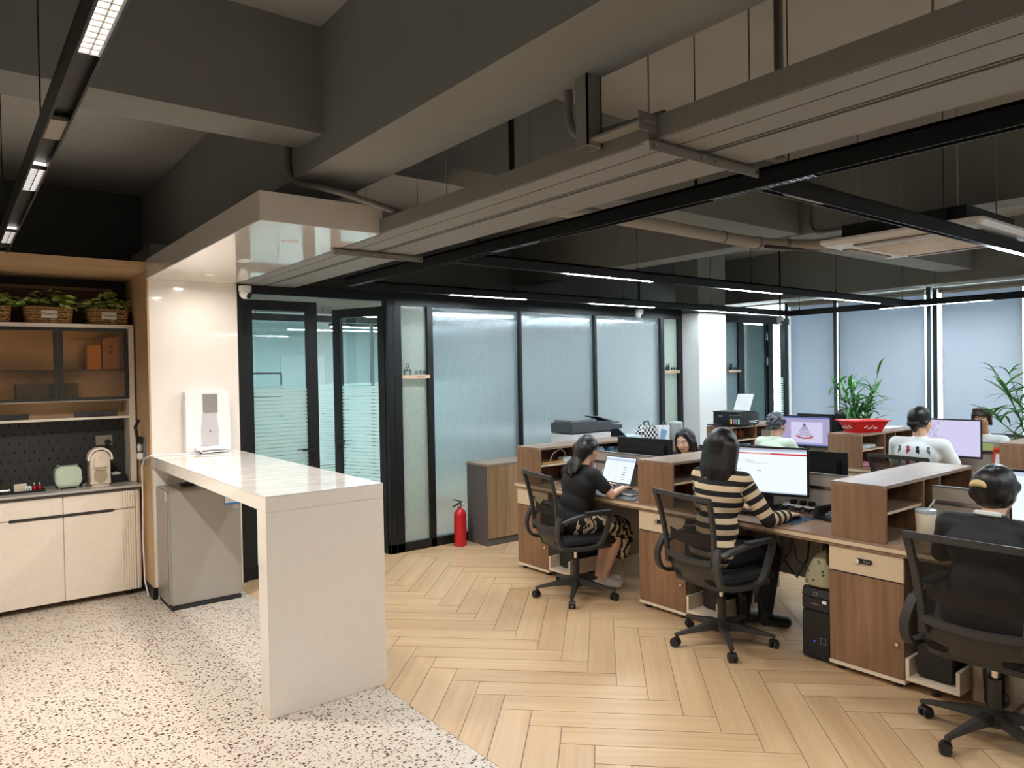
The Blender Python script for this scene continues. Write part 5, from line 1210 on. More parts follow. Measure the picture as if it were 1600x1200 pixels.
    lower += [grow(tor[0], .012)]
    blob('skirt' if bottom_kind != 'trousers' else 'trousers', lower, .009, bottom, body, 5)
    for q in 'LR':
        an, toe = g['an' + q], g['toe' + q]; d = (toe - an); d.z = 0; d.normalize()
        if foot_mat == 'boot': fp = [cap(an + up * .10, .052, an, .046), cap(an - up * .03, .048, toe, .040)]
        else: fp = [cap(an - up * .045 - d * .03, .035, an - up * .045 + d * .05, .040), cap(an - up * .045 + d * .05, .040, toe, .036)]
        fp = [('c', Vector((p[1].x, p[1].y, max(p[1].z, p[2]))), p[2], Vector((p[3].x, p[3].y, max(p[3].z, p[4]))), p[4]) for p in fp]
        blob('shoe', fp, .008, foot_mat, body, 4)
    # hair
    hpz = [ell(hp(-.022, 0, .034), .096 * S, .086 * S, .097 * S, hy, face_pitch)]
    for kind in hair[1:]:
        hpz += kind(hp, S, g, hf, hl, hu)
    hr = blob('hair', hpz, .0065, hair[0], body, 6 if h_curl not in hair else 2)
    return body, hp, g
def seated(lean=.05, sh_z=.93, head=(.10, 0, 1.12), pel_z=.57, shw=.165, kn=(.42, .09, .52), an=(.36, .09, .09), elR=(.12, -.22, .76), wrR=(.34, -.12, .79), elL=(.12, .22, .76), wrL=(.34, .12, .79), **k):
    J = {'pelvis': (0, 0, pel_z), 'chest': (lean * .8, 0, sh_z - .11), 'neck': (lean + (head[0] - lean) * .30, head[1] * .3, sh_z + .065), 'head': head, 'shL': (lean, shw, sh_z), 'shR': (lean, -shw, sh_z), 'elL': elL, 'wrL': wrL, 'elR': elR, 'wrR': wrR,
         'hipL': (.02, .085, pel_z - .01), 'hipR': (.02, -.085, pel_z - .01), 'knL': kn, 'knR': (kn[0], -kn[1], kn[2]), 'anL': an, 'anR': (an[0], -an[1], an[2]), 'toeL': (an[0] + .17, an[1], .036), 'toeR': (an[0] + .17, -an[1], .036)}
    J.update(k); return J
def h_pony(hp, S, g, hf, hl, hu):
    rn = random.Random(5); out = [cap(hp(-.075, .03, .0), .055, hp(-.085, .0, -.07), .050), cap(hp(-.075, -.03, .0), .055, hp(-.085, .0, -.07), .050), cap(hp(-.03, .05, .03), .045, hp(-.08, .02, -.05), .045), cap(hp(-.03, -.052, .03), .045, hp(-.08, -.02, -.05), .045)]
    for i in range(9):
        o = rn.uniform(-.03, .03); l = rn.uniform(-.02, .05); p = hp(-.10, o * .4, -.08); q = hp(-.125 + rn.uniform(-.02, .02), o + l * .5, -.14); r = hp(-.135 + rn.uniform(-.03, .02), o * 1.4 + l, -.20 - rn.uniform(0, .05))
        out += [cap(p, .030, q, .024), cap(q, .024, r, .011)]
    return out
def h_long(hp, S, g, hf, hl, hu):
    out = [ell(hp(-.03, 0, -.01), .096, .094, .125), ell(hp(-.03, 0, .03), .10, .094, .102)]
    for i in range(-4, 5):
        b = i * .022; t = 1 - abs(i) / 4
        out += [cap(hp(-.045 - .03 * t, b, .02), .045, hp(-.060 - .03 * t, b * 1.1, -.14), .042), cap(hp(-.060 - .03 * t, b * 1.1, -.14), .042, hp(-.075 - .02 * t, b, -.255 + .02 * ((i * 7) % 3)), .018)]
    for s in (-1, 1): out.append(cap(hp(.01, .072 * s, .03), .03, hp(-.02, .086 * s, -.13), .03))
    return out
def h_mid(hp, S, g, hf, hl, hu):
    out = [ell(hp(-.035, 0, .0), .085, .088, .11)]
    for s in (-1, 1):
        out += [cap(hp(.045, .040 * s, .088), .018, hp(.028, .074 * s, .02), .018), cap(hp(.028, .074 * s, .02), .018, hp(.012, .084 * s, -.07), .018), cap(hp(.012, .084 * s, -.07), .018, hp(.0, .086 * s, -.165), .016), cap(hp(-.03, .07 * s, -.02), .036, hp(-.045, .072 * s, -.17), .03)]
    out += [cap(hp(-.075, 0, -.02), .05, hp(-.075, 0, -.17), .038)]
    return out
def h_short(hp, S, g, hf, hl, hu): return [ell(hp(-.02, 0, .058), .098 * S, .082 * S, .075 * S), cap(hp(-.085, .03, -.02), .028, hp(-.085, -.03, -.02), .028), cap(hp(-.075, 0, -.05), .03, hp(-.07, 0, -.07), .022), cap(hp(.0, .072, .03), .018, hp(-.04, .074, -.01), .02), cap(hp(.0, -.072, .03), .018, hp(-.04, -.074, -.01), .02)]
def h_fringe(hp, S, g, hf, hl, hu):
    out = [ell(hp(-.03, 0, .02), .09, .088, .105)]
    for i in range(-4, 5): out.append(cap(hp(.035, i * .015, .10), .022, hp(.078 - abs(i) * .006, i * .014, .048), .010))
    for s in (-1, 1): out += [cap(hp(.03, .070 * s, .06), .020, hp(.01, .080 * s, -.045), .016)]
    return out + [cap(hp(-.07, 0, -.02), .05, hp(-.07, 0, -.075), .036)]
def h_curl(hp, S, g, hf, hl, hu):
    rn = random.Random(3); out = []
    for i in range(70):
        a = rn.uniform(0, 2 * PI); z = rn.uniform(-.75, 1); r = math.sqrt(1 - z * z); d = (r * math.cos(a), r * math.sin(a), z)
        if d[0] > .55 and z < .45: continue
        out.append(ell(hp(-.02 + d[0] * .098, d[1] * .088, .03 + d[2] * .10), .017, .017, .015))
    return out
def h_bun(hp, S, g, hf, hl, hu):
    out = [ell(hp(-.035, 0, .012), .098, .092, .105), ell(hp(-.085, 0, .02), .055, .072, .075)]
    for s in (-1, 1): out += [cap(hp(.01, .066 * s, .03), .030, hp(-.07, .045 * s, -.02), .045), cap(hp(-.02, .060 * s, -.03), .028, hp(-.085, .03 * s, .0), .04)]
    return out + [cap(hp(-.075, .025, -.055), .03, hp(-.075, -.025, -.055), .03)]

# woman in black T-shirt at the laptop
b1, _, _ = person('woman in a black T-shirt and floral skirt working at a laptop', (3.70, 4.055), math.radians(-4),
    seated(.13, .915, (.205, .0, 1.095), .565, .15, elR=(.225, -.245, .775), wrR=(.435, -.135, .792), hdR=(.60, -.06, .785), elL=(.27, .24, .775), wrL=(.46, .14, .792), hdL=(.60, .10, .785),
           knL=(.47, .07, .47), knR=(.46, -.07, .47), anL=(.30, .01, .10), anR=(.32, -.02, .085), toeL=(.42, -.08, .036), toeR=(.50, .02, .036)),
    'blackcloth', 'floral', ('hair', h_pony), .006, .96, sleeve='short', face_yaw=.05, face_pitch=.25, foot_mat='white_shoe', bottom_kind='skirt', top_name='t_shirt')
# woman in striped sweater
b2, _, _ = person('woman in a black and beige striped sweater using a mouse', (3.735, 2.76), math.radians(-4),
    seated(.075, 1.015, (.115, 0, 1.205), .575, .165, elR=(.16, -.28, .79), wrR=(.37, -.265, .79), hdR=(.52, -.245, .785), elL=(.18, .25, .80), wrL=(.38, .12, .79), hdL=(.52, .08, .78), knL=(.44, .09, .52), knR=(.44, -.09, .52), anL=(.40, .10, .10), anR=(.44, -.04, .10), toeL=(.55, .10, .04), toeR=(.57, -.10, .04)),
    'stripes', 'pants', ('hair', h_long), .006, 1.0, top_name='striped_sweater', face_yaw=-.05, face_pitch=.12)
# woman in black jacket
b3, hp3, _ = person('woman in a black jacket with pinned up hair at the near desk', (3.64, 1.255), math.radians(-3),
    seated(.10, .945, (.175, 0, 1.115), .57, .175, elR=(.20, -.26, .78), wrR=(.42, -.12, .80), elL=(.20, .26, .78), wrL=(.42, .10, .80)),
    'suit', 'pants', ('hair', h_bun), .007, 1.0, top_name='jacket', face_yaw=-.12, face_pitch=.2)
clp = MB()
for i in range(9):
    a = -1.2 + i * .3; clp.obox(hp3(-.125 - .03 * math.cos(a), -.02 + .045 * math.sin(a), .045), Vector((0, 0, 1)), hp3(1, 0, 0) - hp3(0, 0, 0), .012, .008, .008)
clp = MB().tube([hp3(-.146 - .004 * math.cos(-1.25 + i * .28), .012 + .036 * math.sin(-1.25 + i * .28), -.005 + .026 * math.cos(-1.25 + i * .28)) for i in range(10)], .014, 8, rs=[.005, .010, .014, .016, .016, .016, .016, .014, .010, .005])
clp.build('hair_claw_clip', plain('golden_clip', '#e2c890', .35), b3, local=True, smooth=True)
MB().tube([hp3(-.05 + .045 * math.cos(i * .5 - 1.5), .055 * math.sin(i * .5 - 1.5), -.115) for i in range(13)], .012, 6).build('shirt_collar', 'white_tee', b3, local=True, smooth=True)
# woman facing the room behind the monitor
person('woman with shoulder length black hair facing the laptop desk', (5.47, 4.165), PI + .05,
    seated(.16, .90, (.26, 0, 1.06), .56, .16, elR=(.26, -.24, .77), wrR=(.45, -.10, .79), elL=(.26, .24, .77), wrL=(.45, .10, .79)),
    'blackcloth', 'pants', ('hair', h_mid), .007, .96, face_yaw=.16, face_pitch=.26, top_name='t_shirt', sleeve='short')
# grey haired woman
person('grey haired woman in a pale green top at the jewellery drawing', (6.42, 4.05), math.radians(-3),
    seated(.06, .955, (.10, 0, 1.135), .56, .165, elR=(.15, -.26, .77), wrR=(.40, -.14, .79), elL=(.15, .26, .77), wrL=(.40, .14, .79)),
    'green_tee', 'pants', ('hair_grey', h_curl), .009, .98, face_yaw=-.25, face_pitch=.12, top_name='blouse')
# man
b5, hp5, g5 = person('man with short black hair in a printed white T-shirt', (6.45, 2.695), math.radians(-4),
    seated(.03, 1.03, (.055, 0, 1.225), .58, .19, elR=(.14, -.27, .80), wrR=(.38, -.14, .80), elL=(.14, .27, .80), wrL=(.38, .14, .80)),
    'white_tee', 'pants', ('hair', h_short), .009, 1.06, face_yaw=-.2, face_pitch=.08, top_name='t_shirt', sleeve='short')
# printed little figures on the back of his T-shirt
fig = [plain('print_grey', '#7d8487', .8), plain('print_black', '#23272a', .8), plain('print_red', '#b0404a', .8)]
from mathutils.bvhtree import BVHTree
shm = [c for c in b5.children if c.name.startswith('t_shirt')][0].data
bv = BVHTree.FromPolygons([v.co[:] for v in shm.vertices], [tuple(p.vertices) for p in shm.polygons])
for r in range(2):
    for c in range(4):
        y, z = (.12 - c * .078), .99 - r * .095
        hit = bv.ray_cast(Vector((-.8, y, z)), Vector((1, 0, 0)))
        if hit[0] is None: continue
        x = hit[0].x - .001; m = MB()
        m.sphere((x, y, z + .028), .006, .013, .014, 10, 6); m.sphere((x, y, z), .006, .016, .02, 10, 6); m.box(x - .004, x + .004, y - .013, y - .004, z - .03, z - .012); m.box(x - .004, x + .004, y + .004, y + .013, z - .03, z - .012)
        m.build('shirt_print', fig[(r * 3 + c * 2) % 3], b5, local=True)
# two people on the far side of the window bench
person('woman with a dark fringe in white behind the sketch monitor', (8.42, 2.83), PI,
    seated(.10, .93, (.165, 0, 1.145), .56, .165, elR=(.2, -.25, .77), wrR=(.42, -.1, .79), elL=(.2, .25, .77), wrL=(.42, .1, .79)),
    'white_tee', 'pants', ('hair_brown', h_fringe), .009, 1.02, face_yaw=.15, face_pitch=.1, top_name='t_shirt', sleeve='short', skin=plain('tan_skin', '#c08a6a', .5))
person('dark haired person partly hidden behind the first potted plant', (8.46, 4.30), PI,
    seated(.10, .90, (.17, 0, 1.09), .55, .16, elR=(.2, -.25, .77), wrR=(.42, -.1, .79), elL=(.2, .25, .77), wrL=(.42, .1, .79)),
    'white_tee', 'pants', ('hair', h_mid), .01, .96, face_yaw=.1, face_pitch=.15, top_name='t_shirt', sleeve='short')
# ================================================================ SMALL THINGS
# fire extinguisher
fe = thing('fire_extinguisher', 'red fire extinguisher standing by the reeded glass', 'fire extinguisher', (3.99, 5.965, 0))
MB().lathe([(.055, 0), (.062, .006), (.062, .30), (.055, .335), (.035, .358), (.018, .368), (.018, .385)], (0, 0, 0), 28).build('cylinder', 'red', fe, local=True, smooth=True)
MB().cyl((0, 0, .38), (0, 0, .42), .014, 12).build('valve', 'steel', fe, local=True)
MB().obox((-.02, 0, .445), (-1, 0, .35), (0, 0, 1), .055, .010, .005).build('top_lever', 'black_plastic', fe, local=True)
MB().obox((-.035, 0, .41), (-1, 0, -.35), (0, 0, 1), .045, .010, .005).build('carry_handle', 'black_plastic', fe, local=True)
MB().cyl((.03, 0, .40), (.045, 0, .40), .018, 12).build('gauge', 'white_plastic', fe, local=True)
# copier on the low cabinet
cp = thing('copier', 'grey and white copier on the low cabinet in front of the reeded glass', 'copier', (5.28, 5.73, .807))
B(0, .62, 0, .33, 0, .215).build('body', 'white_plastic', cp, local=True, bevel=.008)
B(.02, .60, -.004, .0, .03, .10).build('paper_drawer', 'white_plastic', cp, local=True, bevel=.002); B(.25, .37, -.008, -.003, .06, .075).build('drawer_grip', 'grey_plastic', cp, local=True)
dkg = plain('slate_grey_plastic', '#4b5054', .5)
B(0, .63, -.01, .33, .225, .335).build('scanner', dkg, cp, local=True, bevel=.01)
B(.03, .42, .02, .31, .335, .365).build('document_feeder', 'grey_plastic', cp, local=True, bevel=.008); B(.44, .80, .04, .28, .30, .315).build('paper_tray', dkg, cp, local=True)
MB().obox((.58, .16, .36), (1, 0, -.25), (0, 0, 1), .13, .11, .004).build('document_tray', 'grey_plastic', cp, local=True)
B(.63, .80, .0, .30, .24, .285).build('side_tray', dkg, cp, local=True)
text_obj('badge', 'KONICA', .02, 'grey_plastic', cp, (5.60, 5.722, .945), (PI / 2, 0, 0)) if False else None
# tablet stand, bags and papers on the low cabinets
tb = thing('card_terminal', 'tilted dark tablet terminal on a white stand behind the monitor', 'tablet', (5.92, 5.78, .807))
B(0, .22, 0, .16, 0, .14).build('stand', 'white_plastic', tb, local=True, bevel=.01)
MB().obox((.11, .05, .19), (1, 0, 0), (0, -.55, .85), .13, .10, .012).build('tablet_body', 'black_plastic', tb, local=True); MB().obox((.11, .043, .201), (1, 0, 0), (0, -.55, .85), .115, .085, .002).build('screen', smat('tablet', '#3a4450', .25), tb, local=True)
pk = thing('paper_stack', 'pale cyan paper stack beside the gingham bag', 'paper', (6.28, 5.85, .807))
for i in range(5): B(-.12 + .005 * i, .14, -.10, .12, .028 * i, .028 * i + .027).build('ream', plain('cyan_paper_%d' % i, ['#bfe6ec', '#7fd0c4', '#f0c9d4', '#d8eef2', '#cfe9ee'][i], .7), pk, local=True)
gb = thing('gingham_bag', 'black and white gingham fabric bag on the low cabinet', 'bag', (6.62, 5.84, .807))
def gingham():
    nt = NT('gingham_cloth'); tc = nt.a('ShaderNodeTexCoord'); ck = nt.a('ShaderNodeTexChecker', {'Vector': tc.outputs['Object'], 'Color1': lin('#e8e8e8'), 'Color2': lin('#1b1b1d'), 'Scale': 30.0})
    return nt.end(nt.a('ShaderNodeBsdfPrincipled', {'Base Color': ck.outputs[0], 'Roughness': .9}).outputs[0])
GM = gingham()
MB().prism([(-.12, 0), (.13, 0), (.15, .16), (.10, .24), (.0, .22), (-.10, .25), (-.15, .15)], 'Y', -.05, .06).build('bag_body', GM, gb, local=True, bevel=.015); MB().tube([(-.06, 0, .22), (-.05, 0, .28), (.03, 0, .285), (.05, 0, .22)], .008, 6).build('strap', 'black_soft', gb, local=True, smooth=True)
bg_ = thing('paper_bag', 'white and blue shopping bag next to the gingham bag', 'bag', (6.86, 5.82, .807))
MB().prism([(-.09, 0), (.09, 0), (.10, .22), (-.10, .22)], 'Y', -.05, .05).build('bag_body', 'paper', bg_, local=True); MB().prism([(-.09, .05), (0, .05), (.05, .16), (-.06, .19)], 'Y', -.053, -.049).build('blue_print', plain('blue_print_bag', '#7fb0d8', .6), bg_, local=True); MB().tube([(-.03, -.05, .22), (-.02, -.05, .27), (.03, -.05, .27), (.04, -.05, .22)], .004, 6).build('handle', 'grey_plastic', bg_, local=True)
tag(MB().lathe([(.08, 0), (.085, .01), (.085, .235), (.07, .25), (.03, .255)], (7.16, 5.84, .807), 24).build('water_drum', plain('grey_drum', '#a4abaa', .5), off=(7.16, 5.84, .807), smooth=True), 'grey round drum on the low cabinet by the white column', 'drum')
# printer on the window bench hutch
prn = thing('printer', 'black ink tank printer with paper in the tray on a walnut hutch', 'printer', (7.02, 4.90, 1.0625))
B(-.165, .20, -.20, .16, 0.012, .15).build('body', 'black_plastic', prn, local=True, bevel=.01); B(-.17, .21, -.16, .165, .15, .165).build('scanner_lid', 'black_soft', prn, local=True, bevel=.006)
MB().prism([(-.172, .02), (-.172, .12), (-.15, .152), (-.11, .152), (-.11, .02)], 'Y', -.205, -.06).build('tank_panel', 'black_soft', prn, local=True)
for i in range(4): B(-.176, -.171, -.195 + i * .032, -.177 + i * .032, .03, .085).build('ink_window', plain('ink_window_%d' % i, ['#d9d0c0', '#50b0d0', '#d070a0', '#e0d060'][i], .3), prn, local=True)
B(-.30, -.16, -.04, .14, .012, .024).build('output_tray', 'black_plastic', prn, local=True); B(-.172, -.168, -.05, .15, .03, .06).build('output_slot', plain('slot_black', '#040404', .8), prn, local=True)
B(-.1735, -.1715, .02, .08, .108, .118).build('badge', 'steel', prn, local=True); B(.0, .16, -.2025, -.2, .05, .06).build('side_print', 'white_plastic', prn, local=True); B(.02, .14, -.2025, -.2, .035, .041).build('side_print', 'white_plastic', prn, local=True)
MB().obox((.19, .0, .24), (.45, 0, .9), (0, 1, 0), .12, .002, .105).build('paper_sheet', 'paper', prn, local=True)
for x, y in ((-.13, -.16), (.16, -.16), (-.13, .12), (.16, .12)): MB().cyl((x, y, 0), (x, y, .014), .012, 8).build('foot', 'black_soft', prn, local=True)
# red basket
rb = thing('plastic_basket', 'red plastic basket with white print on a walnut hutch', 'basket', (7.10, 3.47, 1.0625))
m = MB(); rows = []
for z, a, b in ((0, .15, .10), (.02, .155, .105), (.105, .195, .14), (.115, .215, .16), (.108, .215, .16), (.100, .188, .135), (.010, .148, .098)): rows.append([(x, y, z) for x, y in rrect(-a, a, -b, b, .04, 5)])
m.grid(rows, True); m.f += [tuple(reversed(range(len(rows[0])))), tuple(range(6 * len(rows[0]), 7 * len(rows[0])))]; m.mi += [0, 0]
m.build('basket_body', plain('red_plastic', '#e01c1c', .4), rb, local=True, smooth=True); rb.rotation_euler.z = -.5
for i in range(7): MB().obox((-.07 + i * .02, -.125, .05 + .012 * math.sin(i * 2)), (1, 0, 0), (0, -.35, 1), .008, .002, .006 + .003 * (i % 2)).build('white_print', 'white_plastic', rb, local=True)
for i in range(7): MB().obox((-.178, -.06 + i * .02, .05 + .012 * math.sin(i * 2)), (0, 1, 0), (-.35, 0, 1), .008, .002, .006 + .003 * (i % 2)).build('white_print', 'white_plastic', rb, local=True)
# papers on the hutch with the basket
pp_ = thing('paper_stack', 'white and pink papers lying behind the red basket', 'paper', (7.62, 3.48, 1.0625))
for i, c in enumerate(('#e9c4cf', '#f0f0f2', '#f4f4f4')): B(-.16 + .01 * i, .16, -.11, .11, .006 * i, .006 * i + .005).build('sheet', plain('sheet_%d' % i, c, .7), pp_, local=True)
simple_box('document_pile', 'loose documents on the shelf below the red basket', 'documents', 6.80, 7.12, 3.36, 3.60, .9165, .945, plain('pale_documents', '#c9d0d6', .7, noise=.3, nscale=40))
simple_box('pink_folder', 'pink folder lying in the lower shelf bay below the red basket', 'folder', 6.80, 7.08, 3.35, 3.58, .7515, .775, plain('pink_card', '#d58aa6', .6))
simple_box('tin_canister', 'golden tin in the hutch below the black printer', 'tin', 6.84, 6.94, 4.80, 4.92, .9165, 1.02, plain('gold_tin', '#8a7a3a', .35, .6))
tag(MB().lathe([(.035, 0), (.045, .01), (.05, .04), (.045, .08), (.02, .095), (.02, .11), (.012, .115)], (7.06, 4.86, .9165), 18).build('tea_jar', plain('red_brown_jar', '#7a2f22', .35), off=(7.06, 4.86, .9165), smooth=True), 'red brown tea jar in the hutch below the printer', 'jar')
simple_box('blue_folder', 'blue folders standing in the hutch below the printer', 'folder', 6.98, 7.16, 4.78, 5.0, .7515, .86, plain('blue_folder_card', '#7fb2d6', .5, noise=.4, nscale=20))
# potted plants
def strap_leaf(L, W, droop, n=9):
    m = MB(); rows = []
    for i in range(n + 1):
        t = i / n; w = W * (math.sin(PI * (t * .93 + .07)) ** .8) * (1 if i < n else .05); a = droop * t; x = L * (math.sin(a) / droop if droop > .01 else t); z = L * (1 - math.cos(a)) / droop if droop > .01 else 0
        rows.append([(x, -w / 2, -z + w * .22), (x, 0, -z), (x, w / 2, -z + w * .22)])
    return m.grid(rows)
SL = [strap_leaf(l, w, d).mesh('leaf', 'leaf_green', smooth=True) for l, w, d in ((.30, .040, .7), (.24, .038, 1.2), (.36, .034, 1.5), (.20, .046, .5))]
def potted(label, loc, pot_mat, seed, height, nst):
    t = thing('potted_plant', label, 'plant', loc); rn = random.Random(seed)
    MB().lathe([(.07, 0), (.085, .01), (.10, .15), (.108, .17), (.100, .17), (.092, .15), (.01, .148)], (0, 0, 0), 24).build('pot', pot_mat, t, local=True, smooth=True)
    MB().lathe([(.01, .142), (.092, .142), (.09, .15), (.01, .152)], (0, 0, 0), 18).build('soil', plain('potting_soil', '#2b2019', .95) if 'soil' not in M else M['soil'], t, local=True)
    for s in range(nst):
        a = rn.uniform(0, 2 * PI); lean = rn.uniform(.06, .42); h = height * rn.uniform(.45, 1.0)
        pts = [Vector((math.cos(a) * (.03 + lean * (k / 5) ** 1.5), math.sin(a) * (.03 + lean * (k / 5) ** 1.5), .14 + h * k / 5)) for k in range(6)]
        MB().tube(pts, .006, 6, rs=[.008, .007, .006, .005, .004, .003]).build('stem', 'leaf_green', t, local=True, smooth=True)
        for k in range(rn.randint(10, 13)):
            u = rn.uniform(.25, 1.0); i = min(4, int(u * 5)); p = pts[i].lerp(pts[i + 1], u * 5 - i)
            o = bpy.data.objects.new('leaf', SL[rn.randrange(4)]); col.objects.link(o); o.parent = t; o.location = p; sc_ = rn.uniform(.65, 1.05); o.scale = (sc_, sc_, sc_)
            o.rotation_euler = (rn.uniform(-.3, .3), -rn.uniform(.15, 1.1) - .3 * u, rn.uniform(0, 2 * PI))
    return t
M['soil'] = plain('potting_soil', '#2b2019', .95)
def stool(label, x, y, h):
    t = thing('plant_stand', label, 'stand', (x, y, 0)); B(x - .2, x + .2, y - .2, y + .2, h - .025, h).build('top', 'white_plastic', t, bevel=.004)
    for sx in (-1, 1):
        for sy2 in (-1, 1): B(x + sx * .17 - .018, x + sx * .17 + .018, y + sy2 * .17 - .018, y + sy2 * .17 + .018, 0, h - .025).build('leg', 'white_plastic', t)
simple_pot = plain('patterned_pot', '#d9c2b4', .4, noise=.3, nscale=25)
potted('leafy green dracaena plant behind the red basket', (7.72, 3.80, .7505), simple_pot, 11, .74, 11)
potted('tall leafy green dracaena plant beside the woman in white', (7.70, 2.235, .7505), 'white_plastic', 23, .76, 11)
# calendar and note
cl = thing('desk_calendar', 'red framed desk calendar beside the second potted plant', 'calendar', (7.26, 2.33, .7505), 0)
MB().obox((0, 0, .11), (0, 1, 0), (-1, 0, .25), .075, .11, .004).build('card', plain('red_card', '#e0492f', .5), cl, local=True); MB().obox((-.006, 0, .095), (0, 1, 0), (-1, 0, .25), .055, .07, .003).build('page', 'paper', cl, local=True); MB().obox((.05, 0, .1), (0, 1, 0), (1, 0, .4), .075, .105, .003).build('back_leg', plain('red_card_back', '#c23c26', .5), cl, local=True)
tag(B(7.312, 7.317, 2.42, 2.52, .93, 1.0).build('sticky_note', plain('yellow_green_note', '#cfd98c', .7), off=(7.312, 2.47, .93)), 'pale green sticky note on the partition screen', 'note')
# tumbler
tm = thing('tumbler', 'cream travel tumbler with clear lid and straw on the desk', 'tumbler', (4.10, 1.675, .7505))
MB().lathe([(.033, 0), (.036, .004), (.040, .055), (.046, .065), (.050, .165), (.047, .170)], (0, 0, 0), 28).build('cup', plain('cream_enamel_cup', '#e6d9c2', .35), tm, local=True, smooth=True)
MB().lathe([(.051, .166), (.052, .170), (.052, .182), (.044, .188), (.01, .188)], (0, 0, 0), 28).build('lid', plain('clear_grey_lid', '#b9c4cc', .12, spec=.8), tm, local=True, smooth=True)
MB().cyl((.0, 0, .17), (.03, -.035, .235), .004, 10).build('straw', plain('clear_straw', '#c9cdcf', .3), tm, local=True)
# khaki bag on the computer tower
kb = thing('handbag', 'khaki printed handbag resting on the black computer tower', 'bag', (4.08, 2.215, .425))
def khaki():
    nt = NT('khaki_printed_canvas'); tc = nt.a('ShaderNodeTexCoord'); v = nt.a('ShaderNodeTexVoronoi', {'Vector': tc.outputs['Object'], 'Scale': 26.0}); a = nt.a('ShaderNodeMath', {0: v.outputs['Distance'], 1: .22}, operation='LESS_THAN')
    c = nt.a('ShaderNodeMix', {0: a.outputs[0], 6: lin('#9c9474'), 7: lin('#3f3626')}, data_type='RGBA')
    return nt.end(nt.a('ShaderNodeBsdfPrincipled', {'Base Color': c.outputs[2], 'Roughness': .8}).outputs[0])
KM = khaki()
m = MB(); rows = []
for z, a, b in ((0, .12, .085), (.01, .135, .095), (.06, .13, .09), (.13, .10, .065), (.19, .06, .035), (.215, .03, .018)): rows.append([(x, y, z) for x, y in rrect(-a, a, -b, b, min(a, b) * .7, 5)])
m.grid(rows, True); m.f += [tuple(reversed(range(len(rows[0])))), tuple(range(5 * len(rows[0]), 6 * len(rows[0])))]; m.mi += [0, 0]; m.build('bag_body', KM, kb, local=True, smooth=True)
MB().tube([(-.08, -.05, .14), (-.10, -.06, .20), (-.04, -.02, .235), (.03, .02, .22)], .012, 8).build('strap', plain('brown_strap', '#4a3a28', .7), kb, local=True, smooth=True)
wbn = thing('waste_bin', 'slim cream waste bin lined with a blue bag beside the near pedestal', 'bin', (4.19, 1.36, 0))
MB().prism(rrect(-.13, .13, -.09, .09, .02), 'Z', 0, .50).build('bin_body', 'cream', wbn, local=True, bevel=.004)
m = MB(); rows = []
for z, a in ((.46, .012), (.505, .016), (.53, .006), (.50, -.02)): rows.append([(x, y, z + .008 * math.sin(i * 1.7)) for i, (x, y) in enumerate(rrect(-.13 - a, .13 + a, -.09 - a, .09 + a, .02))])
m.grid(rows, True); m.build('bin_liner', plain('blue_bin_bag', '#5f8fb4', .3), wbn, local=True, smooth=True)
cu = thing('back_cushion', 'grey cushion strapped to the mesh back behind the black T-shirt woman', 'cushion', (3.56, 4.085, .60), math.radians(-15))
m = MB(); rows = []
for x_, q in ((-.03, .07), (-.025, .02), (0, 0), (.025, .02), (.03, .07)): rows.append([(x_, y, z) for y, z in rrect(-.17 + q, .17 - q, -.10 + q, .13 - q, .04, 4)])
m.grid(rows, True); m.f += [tuple(reversed(range(len(rows[0])))), tuple(range(4 * len(rows[0]), 5 * len(rows[0])))]; m.mi += [0, 0]
m.build('pad', plain('dark_grey_cushion', '#3a3936', .9), cu, local=True, smooth=True)
MB().box(-.045, -.03, -.02, .02, -.09, .12).build('strap', 'black_soft', cu, local=True)
# things in the first hutch
simple_box('envelope_pile', 'brown envelopes on the shelf of the glass wall hutch', 'papers', 3.98, 4.22, 4.68, 4.86, .9165, .93, plain('kraft_envelope', '#b98a55', .7))
simple_box('white_charger_box', 'white charger box on the glass wall hutch shelf', 'box', 4.24, 4.34, 4.70, 4.78, .9165, .955, 'white_plastic')
tag(MB().tube([(4.1, 4.72, .93), (4.12, 4.70, 1.0), (4.2, 4.69, 1.035), (4.28, 4.72, .99), (4.3, 4.75, .95)], .004, 6).build('charging_cable', 'white_plastic', off=(4.1, 4.72, .93), smooth=True), 'thin white charging cable arching inside the hutch', 'cable')
for i, (x, c) in enumerate(((4.66, '#9ec4dc'), (4.80, '#6d8fa8'), (4.92, '#7fa0b4'))): simple_box('parts_bag', ['pale blue plastic bag in the far bay of the hutch', 'grey blue plastic bag in the middle of the far bay', 'blue plastic bag at the end of the far bay'][i], 'bag', x, x + .11, 4.70, 4.82, .9165, 1.01 - .01 * i, plain('plastic_bag_%d' % i, c, .25), .02)
ph_ = thing('pen_holder', 'black pen holder with pens beside the laptop', 'pen holder', (4.40, 4.50, .7505))
m = MB().lathe([(.035, 0), (.038, .003), (.038, .10), (.034, .10), (.034, .006), (.001, .006)], (0, 0, 0), 18); m.build('cup', 'black_plastic', ph_, local=True)
for i in range(5): MB().cyl((.012 * math.cos(i * 1.3), .012 * math.sin(i * 1.3), .01), (.03 * math.cos(i * 1.3), .03 * math.sin(i * 1.3), .15), .004, 6).build('pen', ['white_plastic', 'red', 'black_plastic', 'steel', 'grey_plastic'][i], ph_, local=True)
fg = thing('figurine', 'small pink and white figurine beside the pen holder', 'figurine', (4.47, 4.42, .7505))
MB().lathe([(.018, 0), (.02, .004), (.014, .05), (.008, .06)], (0, 0, 0), 14).build('stem', 'white_plastic', fg, local=True, smooth=True); MB().sphere((0, 0, .085), .030, n=14, m=9).build('head', plain('pink_ball', '#e3a9ae', .5), fg, local=True, smooth=True)
